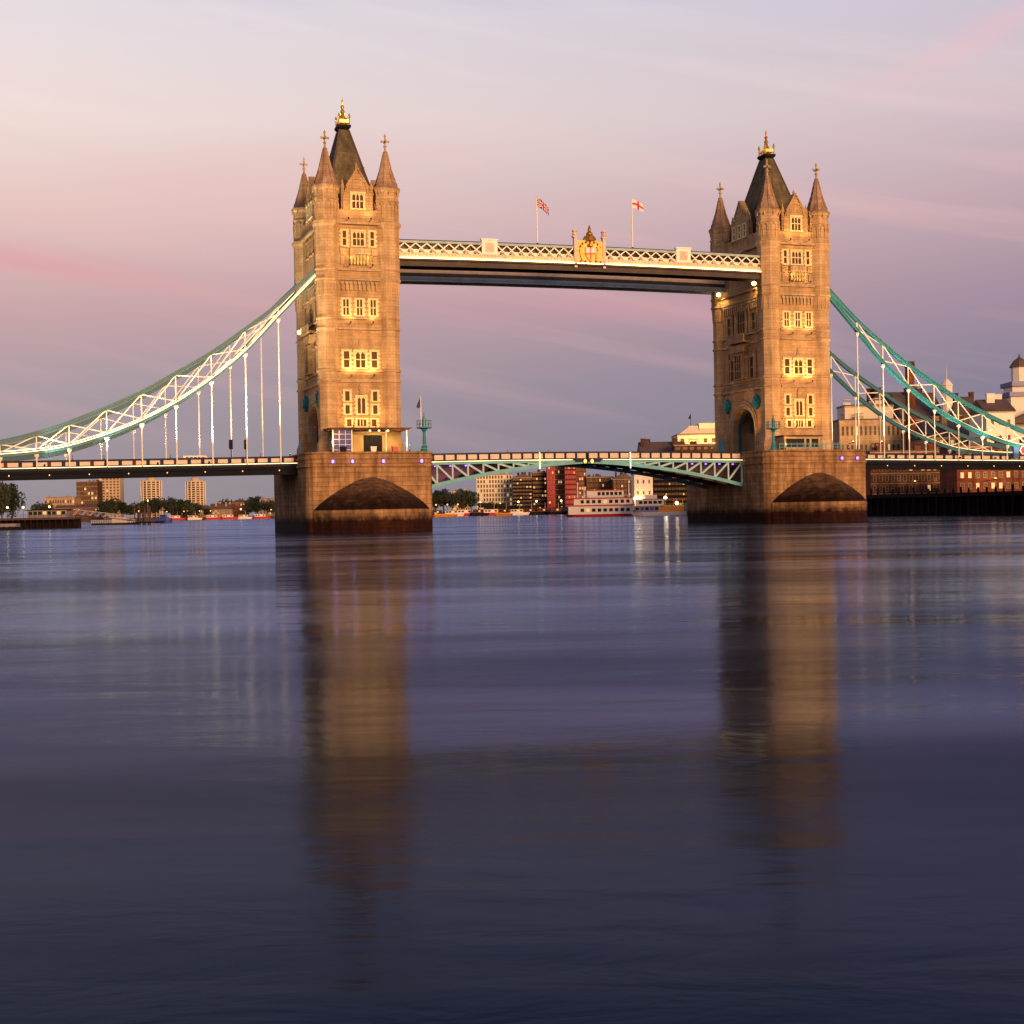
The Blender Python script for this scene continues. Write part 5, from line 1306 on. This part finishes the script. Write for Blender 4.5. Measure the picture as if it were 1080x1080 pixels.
def tourboat():
    D = 570; p, wd = frame_at(665, 723, D, 0)
    t = thing('tour_boat', 'white and orange two deck tour boat moored right of the steamer', 'boat', p, YAW+math.pi)
    b = MB(); hull(b, wd, 5.6, 1.5, .2); b.build('hull', 'white_paint', t, local=True)
    b = MB(); b.box(0, wd*.42, -2.5, 2.5, 1.5, 4.0); b.build('lower_cabin', 'grey_render', t, local=True)
    b = MB(); b.box(-wd*.46, 0, -2.4, 2.4, 1.5, 3.6); b.build('stern_cabin', 'orange_paint', t, local=True)
    b = MB(); b.box(-wd*.1, wd*.40, -2.4, 2.4, 4.0, 6.4); b.build('upper_cabin', 'white_paint', t, local=True)
    b = MB(); b.box(-wd*.45, wd*.43, -2.6, 2.6, 6.4, 6.7); b.build('roof', 'red_paint', t, local=True)
    b = MB(); b.box(-wd*.46, -wd*.1, -2.5, 2.5, 3.6, 4.0)
    for x in (-wd*.44, -wd*.28, -wd*.12): b.box(x-.1, x+.1, 2.2, 2.4, 4.0, 6.4)
    b.build('stern_deck', 'yellow_paint', t, local=True)
    b = MB(); b.box(wd*.02, wd*.22, -1.4, 1.4, 6.7, 8.2); b.build('wheelhouse', 'white_paint', t, local=True)
    for i in range(5):
        g = MB(); x = -wd*.06+i*1.9; g.box(x, x+1.4, 2.4, 2.46, 4.7, 5.9); g.build('window', 'glass', t, local=True)
        g = MB(); g.box(x+1.4, x+2.7, 2.5, 2.56, 2.3, 3.4); g.build('window', 'glass_blue' if i % 2 else 'glass', t, local=True)
    b = MB(); b.lathe(wd*.12, 0, [(.1, 8.2), (.07, 12)], 6); b.build('mast', 'white_paint', t, local=True)
tourboat()
def small_boat(ln, wd, hh, hm, cm, rm, name='moored_boat'):
    t = thing(name, 'boat', 'boat', (0, 0, 0))
    b = MB(); hull(b, ln, wd, hh, .25); b.build('hull', hm, t, local=True)
    b = MB(); b.box(-ln*.36, ln*.2, -wd*.36, wd*.36, hh, hh+hh*1.1); b.build('cabin', cm, t, local=True)
    b = MB(); b.box(-ln*.39, ln*.23, -wd*.4, wd*.4, hh*2.1, hh*2.1+.2); b.build('roof', rm, t, local=True)
    for i in range(4):
        g = MB(); x = -ln*.32+i*ln*.13; g.box(x, x+ln*.09, -wd*.36-.05, -wd*.36, hh*1.35, hh*1.85); g.build('window', 'glass_lit' if i == 2 else 'glass', t, local=True)
    b = MB(); b.lathe(ln*.05, 0, [(.1, hh*2.1+.2), (.06, hh*2.1+4)], 6); b.build('mast', 'white_paint', t, local=True)
    return t
BP = [small_boat(17, 4.5, 2.0, 'red_paint', 'white_paint', 'red_paint'), small_boat(15, 4.2, 1.9, 'white_paint', 'cream_render', 'dark_steel'), small_boat(13, 4.2, 2.0, 'black', 'brick_red', 'black')]
BL = [(186, 0, 1352), (205, 1, 1355), (225, 0, 1352), (242, 0, 1350), (258, 1, 1352), (276, 0, 1350),
      (462, 2, 985), (478, 1, 980), (492, 0, 985), (506, 2, 980), (520, 0, 985), (533, 2, 990), (547, 1, 975), (560, 2, 980), (574, 2, 985), (588, 2, 975)]
DESC = ['red hulled boat with white cabin', 'white boat with cream cabin', 'black boat with dark red cabin']
ub = [False]*3
for i, (px, k, D) in enumerate(BL):
    o = BP[k] if not ub[k] else copy_tree(BP[k]); ub[k] = True
    o.location = atz(px, D, 0); o.rotation_euler = (0, 0, YAW+random.uniform(-.12, .12)+(math.pi if False else 0))
    g = i < 6; o['group'] = 'boats moored under the left span' if g else 'boats moored under the opening span'
    o['label'] = f'{DESC[k]}, {ordn(i if g else i-6)} from the left moored under the {"left" if g else "opening"} span'
def barge(px0, px1, D, label):
    p, wd = frame_at(px0, px1, D, 0); t = thing('barge', label, 'barge', p, YAW)
    b = MB(); hull(b, wd, 5, 1.5, .12); b.build('hull', 'orange_paint', t, local=True)
    b = MB(); b.box(-wd*.42, wd*.36, -1.9, 1.9, 1.5, 1.85); b.build('hatch', 'yellow_paint', t, local=True)
    b = MB(); b.box(-wd*.42, -wd*.3, -1.2, 1.2, 1.85, 2.9); b.build('cabin', 'yellow_paint', t, local=True)
barge(521, 541, 850, 'short orange barge floating before the black boats under the opening span'); barge(456, 483, 900, 'long orange barge floating close to the left pier')
p, wd = frame_at(163.5, 182, 760, 0); t = thing('tug_boat', 'dark blue tug moored beside the timber piles', 'boat', p, YAW)
b = MB(); hull(b, wd, 4.2, 2.6, .3); b.build('hull', 'blue_paint', t, local=True)
b = MB(); b.box(-wd*.2, wd*.12, -1.3, 1.3, 2.6, 4.4); b.build('wheelhouse', 'blue_paint', t, local=True)
b = MB(); b.lathe(-.5, 0, [(.1, 4.4), (.06, 8.5)], 6); b.box(-1.6, .6, -.05, .05, 7.2, 7.35); b.build('mast', 'white_paint', t, local=True)
for k in range(3):
    g = MB(); x = -wd*.18+k*.9; g.box(x, x+.6, -1.36, -1.3, 3.3, 4.0); g.build('window', 'glass', t, local=True)

# left foreground jetty, gangway, piles ------------------------------
def jetty():
    D = 470; p, wd = frame_at(-60, 79, D, 0); t = thing('jetty', 'long dark timber jetty with a railing and low shelter at the left edge', 'jetty', p, YAW)
    z = ztop(40, 546, D)
    b = MB(); b.box(-wd/2, wd/2, 0, 8, z-.7, z); b.build('deck', 'timber', t, local=True)
    n = 22
    for i in range(n):
        x = -wd/2+.4+i*(wd-.8)/(n-1)
        for y in (.3, 7): q = MB(); q.lathe(x, y, [(.26, -1.2), (.26, z-.7)], 8); q.build('pile', 'timber_dark', t, local=True)
    q = MB(); q.box(-wd/2, wd/2, 4.5, 4.7, -.3, z-.7); q.build('fender_boards', 'timber_dark', t, local=True)
    r = MB()
    for i in range(30): x = -wd/2+i*wd/29; r.box(x-.04, x+.04, .2, .28, z, z+1.15)
    for zz in (.6, 1.15): r.box(-wd/2, wd/2, .18, .3, z+zz-.04, z+zz+.04)
    r.build('railing', 'timber', t, local=True)
    s = MB(); s.box(wd*.12, wd*.42, 2.5, 6.5, z, z+2.4); so2 = s.build('shelter', 'grey_render', t, local=True)
    s = MB(); s.box(wd*.10, wd*.44, 2, 7, z+2.4, z+2.65); s.build('shelter_roof', 'dark_steel', t, local=True)
    for k in range(8): g = MB(); x = wd*.13+k*wd*.036; g.box(x, x+wd*.026, 2.44, 2.5, z+.9, z+2.0); g.build('shelter_window', 'glass_lit' if k in (3, 6) else 'glass', t, local=True)
    for k, x in enumerate((-wd*.02, wd*.1, wd*.3)):
        g = MB(); g.lathe(x, 1.0, [(.06, z), (.06, z+3.2)], 8); g.build('lamp_pole', 'dark_steel', t, local=True)
        g = MB(); g.lathe(x, 1.0, [(.06, z+3.2), (.3, z+3.3), (.3, z+3.7), (.05, z+3.8)], 8); g.build('jetty_lamp', 'lamp_warm', t, local=True)
jetty()
p, wd = frame_at(-30, 22, 440, 0); t = thing('pontoon', 'low floating pontoon with pale edge in front of the jetty', 'pontoon', p, YAW)
b = MB(); b.box(-wd/2, wd/2, 0, 5, -.4, .9); b.build('float', 'timber_dark', t, local=True)
b = MB(); b.box(-wd/2, wd*.38, .6, 4.4, .9, 1.9); b.build('deckhouse', 'grey_render', t, local=True)
for k in range(9): q = MB(); x = -wd/2+.8+k*1.8; q.lathe(x, -.1, [(.16, -.3), (.16, 1.1)], 6); q.build('fender', 'black', t, local=True)
def gangway(): 
    D = 640; a = atz(78, D-120, ztop(78, 543, D-120)); c = atz(141, D, ztop(141, 549, D)); t = thing('gangway', 'sloping white truss gangway between the jetty and the piles', 'gangway', a)
    d = c-a; n = 9
    for k, off in enumerate((-1.0, 1.0)):
        b = MB(); o = Vector((FW.x*off, FW.y*off, 0))
        for z in (0, 1.9): b.beam(a+o+Vector((0, 0, z)), c+o+Vector((0, 0, z)), .22, .26)
        for i in range(n):
            u, v = a+o+d*(i/n), a+o+d*((i+1)/n); m_ = (u+v)/2+Vector((0, 0, 1.9))
            b.beam(u, m_, .14, .16); b.beam(m_, v, .14, .16)
        b.build('truss', 'white_steel', t)
    b = MB(); b.beam(a, c, 1.9, .12); b.build('deck', 'timber', t)
gangway()
p, wd = frame_at(96, 142, 650, 0); t = thing('landing_stage', 'long low landing stage with white rails beneath the gangway', 'pontoon', p, YAW)
b = MB(); b.box(-wd/2, wd/2, 0, 5, -.4, .8); b.build('float', 'timber_dark', t, local=True)
b = MB()
for k in range(20): x = -wd/2+k*wd/19; b.box(x-.05, x+.05, .1, .2, .8, 2.1)
for zz in (1.4, 2.1): b.box(-wd/2, wd/2, .08, .22, zz-.06, zz+.06)
b.build('railing', 'white_steel', t, local=True)
b = MB(); b.box(-wd*.05, wd*.3, 1.5, 4, .8, 3.2); b.box(-wd*.07, wd*.32, 1.3, 4.2, 3.2, 3.4); b.build('shelter', 'cream_steel', t, local=True)
def piles():
    D = 655; p, wd = frame_at(141, 159, D, 0); t = thing('mooring_dolphin', 'cluster of tall dark red mooring piles with a small platform', 'mooring piles', p, YAW)
    for i in range(7):
        x = -wd/2+.4+i*(wd-.8)/6; q = MB(); q.lathe(x, (i % 2)*1.4, [(.36, -1), (.33, 7.0+(i*7 % 4)*.35), (.15, 7.6+(i*7 % 4)*.35)], 8); q.build('pile', 'brick_brown' if i % 2 else 'timber', t, local=True)
    b = MB(); b.box(-wd/2-.3, wd/2+5.5, -1.2, 2.5, .4, 1.3); b.build('platform', 'timber_dark', t, local=True)
    b = MB(); b.lathe(-wd*.1, .6, [(.1, 1.3), (.08, 13)], 6); b.build('beacon_pole', 'dark_steel', t, local=True)
    b = MB(); b.lathe(wd*.32, .6, [(.1, 1.3), (.08, 10.4)], 8); b.build('beacon_pole', 'grey_render', t, local=True)
    b = MB(); b.lathe(wd*.32, .6, [(.1, 10.4), (.26, 10.5), (.26, 10.9), (.05, 11)], 8); b.build('beacon', 'lamp_warm', t, local=True)
piles()
# dark trees at the left edge
o = copy_tree(protos[0]); o.location = atz(2, 480, .8); o.scale = (.5, .5, ztop(4, 508, 480)/16.5); o['label'] = 'dark tree rising behind the jetty at the left edge'; o['group'] = 'trees by the jetty'
o = copy_tree(protos[2]); o.location = atz(13, 492, .8); o.scale = (.5, .5, ztop(13, 511, 492)/18.5); o['label'] = 'smaller dark tree just right of the one at the left edge'; o['group'] = 'trees by the jetty'
b = MB(); q = [atz(-120, 476), atz(19, 476), atz(22, 500), atz(-120, 520)]; b.prism([(v.x, v.y) for v in q], 'z', -1, 2.6); ob = b.build('embankment', 'quay_stone'); tag(ob, 'stone embankment under the trees at the left edge', 'embankment')

# ------------------------------------------------------------------ bank lamps
def lamp_post(h, r, mname):
    t = thing('street_lamp', 'lamp', 'street lamp', (0, 0, 0))
    b = MB(); b.lathe(0, 0, [(.16, 0), (.09, h-r)], 6); b.build('post', 'dark_steel', t, local=True)
    b = MB(); b.lathe(0, 0, [(r*.3, h-r), (r, h-r*.3), (r, h+r*.3), (r*.3, h+r)], 10); b.build('lantern', mname, t, local=True)
    return t
LP = [lamp_post(7, .62, 'lamp_warm'), lamp_post(6, .5, 'lamp_orange')]
ul = [False]*2
LS = [(146.5, 0, 1385, 'pale'), (194, 1, 1384, 'or'), (210.5, 1, 1384, ''), (197.5, 1, 1386, ''), (222, 1, 1384, ''), (254, 0, 1384, ''), (286, 1, 1384, ''), (60, 0, 1380, ''), (34, 0, 1380, ''), (176, 1, 1386, ''),
      (460, 1, 1040, ''), (472, 1, 1040, ''), (483, 1, 1036, ''), (507, 0, 1028, ''), (528, 1, 1020, ''), (547, 0, 1012, ''), (566, 0, 1010, ''), (580, 1, 1004, ''), (592, 0, 1000, '')]
for i, (px, k, D, _) in enumerate(LS):
    o = LP[k] if not ul[k] else copy_tree(LP[k]); ul[k] = True
    o.location = atz(px, D, 2.3); g = i < 10
    o['group'] = 'street lamps on the left bank' if g else 'street lamps on the bank behind the opening span'
LS1 = sorted(range(10), key=lambda i: LS[i][0]); LS2 = sorted(range(10, len(LS)), key=lambda i: LS[i][0])
lampobs = [o for o in COL.objects if o.name.split('.')[0] == 'street_lamp']
def lab(px): pass
xs_ = sorted(lampobs, key=lambda o: (o.location-CAM).dot(RT)/(o.location-CAM).dot(FW))
for i, o in enumerate(xs_):
    g = 'left bank' in o['group']
    o['label'] = f'{ordn(i if g else i-10)} glowing street lamp from the left on the bank seen under the {"left" if g else "opening"} span'
for px, py, D, lb in ((673, 525, 600, 'brightest quay lamp glowing between the steamer and the tour boat'), (702, 525, 598, 'quay lamp glowing above the middle of the tour boat'), (714, 530.5, 596, 'quay lamp glowing near the stern of the tour boat')):
    p = atz(px, D, 0); h = ztop(px, py, D); t = thing('quay_lamp', lb, 'lamp', p, 0, 'quay lamps behind the tour boat')
    b = MB(); b.lathe(0, 0, [(.14, -1), (.1, h-.7)], 6); b.build('post', 'dark_steel', t, local=True)
    b = MB()
    for q in (-1, 0, 1) if px < 690 else (0,): b.lathe(q*1.3, 0, [(.3, h-.7-.3*abs(q)), (.7, h-.2-.3*abs(q)), (.7, h+.2-.3*abs(q)), (.3, h+.7-.3*abs(q))], 10)
    b.build('lantern', 'lamp_warm', t, local=True)
    lamp('POINT', 'lantern_light', (p.x, p.y, h-.2), None, 1800 if px < 690 else 700, (1, .62, .26), t, 1.0).location = (-2*FW.x, -2*FW.y, h-1)

# facade floodlights on the right bank; lamps below the deck added to brighten the fronts
for px, py, D, e, lb in ((900, 466, 408, 1500, 'floodlight washing the left part of the stone hall by the right tower'), (930, 466, 408, 1500, 'floodlight washing the right part of the stone hall by the right tower'),
                         (1000, 470, 384, 1300, 'floodlight washing the left part of the brick warehouse with tall windows'), (1028, 470, 384, 1300, 'floodlight washing the right part of the brick warehouse with tall windows'),
                         (1058, 462, 362, 2600, 'floodlight washing the white brewhouse wall at the right edge'), (965, 508, 370, 1500, 'added lamp brightening the red brick warehouse front close to the right pier'), (1000, 508, 372, 1500, 'added lamp brightening the red brick warehouse front below the right deck'), (1050, 505, 344, 1500, 'added lamp brightening the warehouse front under the right end of the deck')):
    p = at(px, py, D); t = thing('facade_floodlight', lb, 'floodlight', p, YAW, 'facade floodlights on the right bank')
    b = MB(); b.box(-.12, .12, 0, 6.5, -.3, -.2); b.box(-.2, .2, -.2, .2, -.2, .1); b.build('bracket', 'black', t, local=True)
    b = MB(); b.box(-.15, .15, -.15, .15, .1, .2); b.build('lens', 'lamp_warm', t, local=True)
    q = p+Vector((0, 0, .3)); lamp('SPOT', 'facade_beam', q, q+FW*6+Vector((0, 0, 4)), e, (1, .66, .30), None, .2, .8, 120)

# abutments where the side spans come ashore
for sg, lb in ((-1, 'stone abutment carrying the left end of the bridge deck ashore'), (1, 'stone abutment carrying the right end of the bridge deck ashore')):
    t = thing('bridge_abutment', lb, 'abutment', (sg*116, 0, -1), group='bridge abutments')
    b = MB(); b.box(*sorted((sg*109, sg*124)), -12, 12, -1.5, 9.0); b.build('base', 'pier_stone', t)
    for k in (-1, 1):
        b = MB(); b.box(*sorted((sg*112.1, sg*118)), *sorted((k*9.6, k*13)), 9.0, 20); b.frustum((*sorted((sg*112, sg*118.1)), *sorted((k*9.5, k*13.1)), 20), (*sorted((sg*113.5, sg*116.5)), *sorted((k*10.8, k*11.8)), 24)); b.build('gate_tower', 'tower_stone', t)
bank('near_bank', [Vector((-122, -11, 0)), Vector((-600, -30, 0)), Vector((-600, 170, 0)), Vector((-118, 170, 0))], 4.5, 'left hand bank of the river at the end of the bridge')
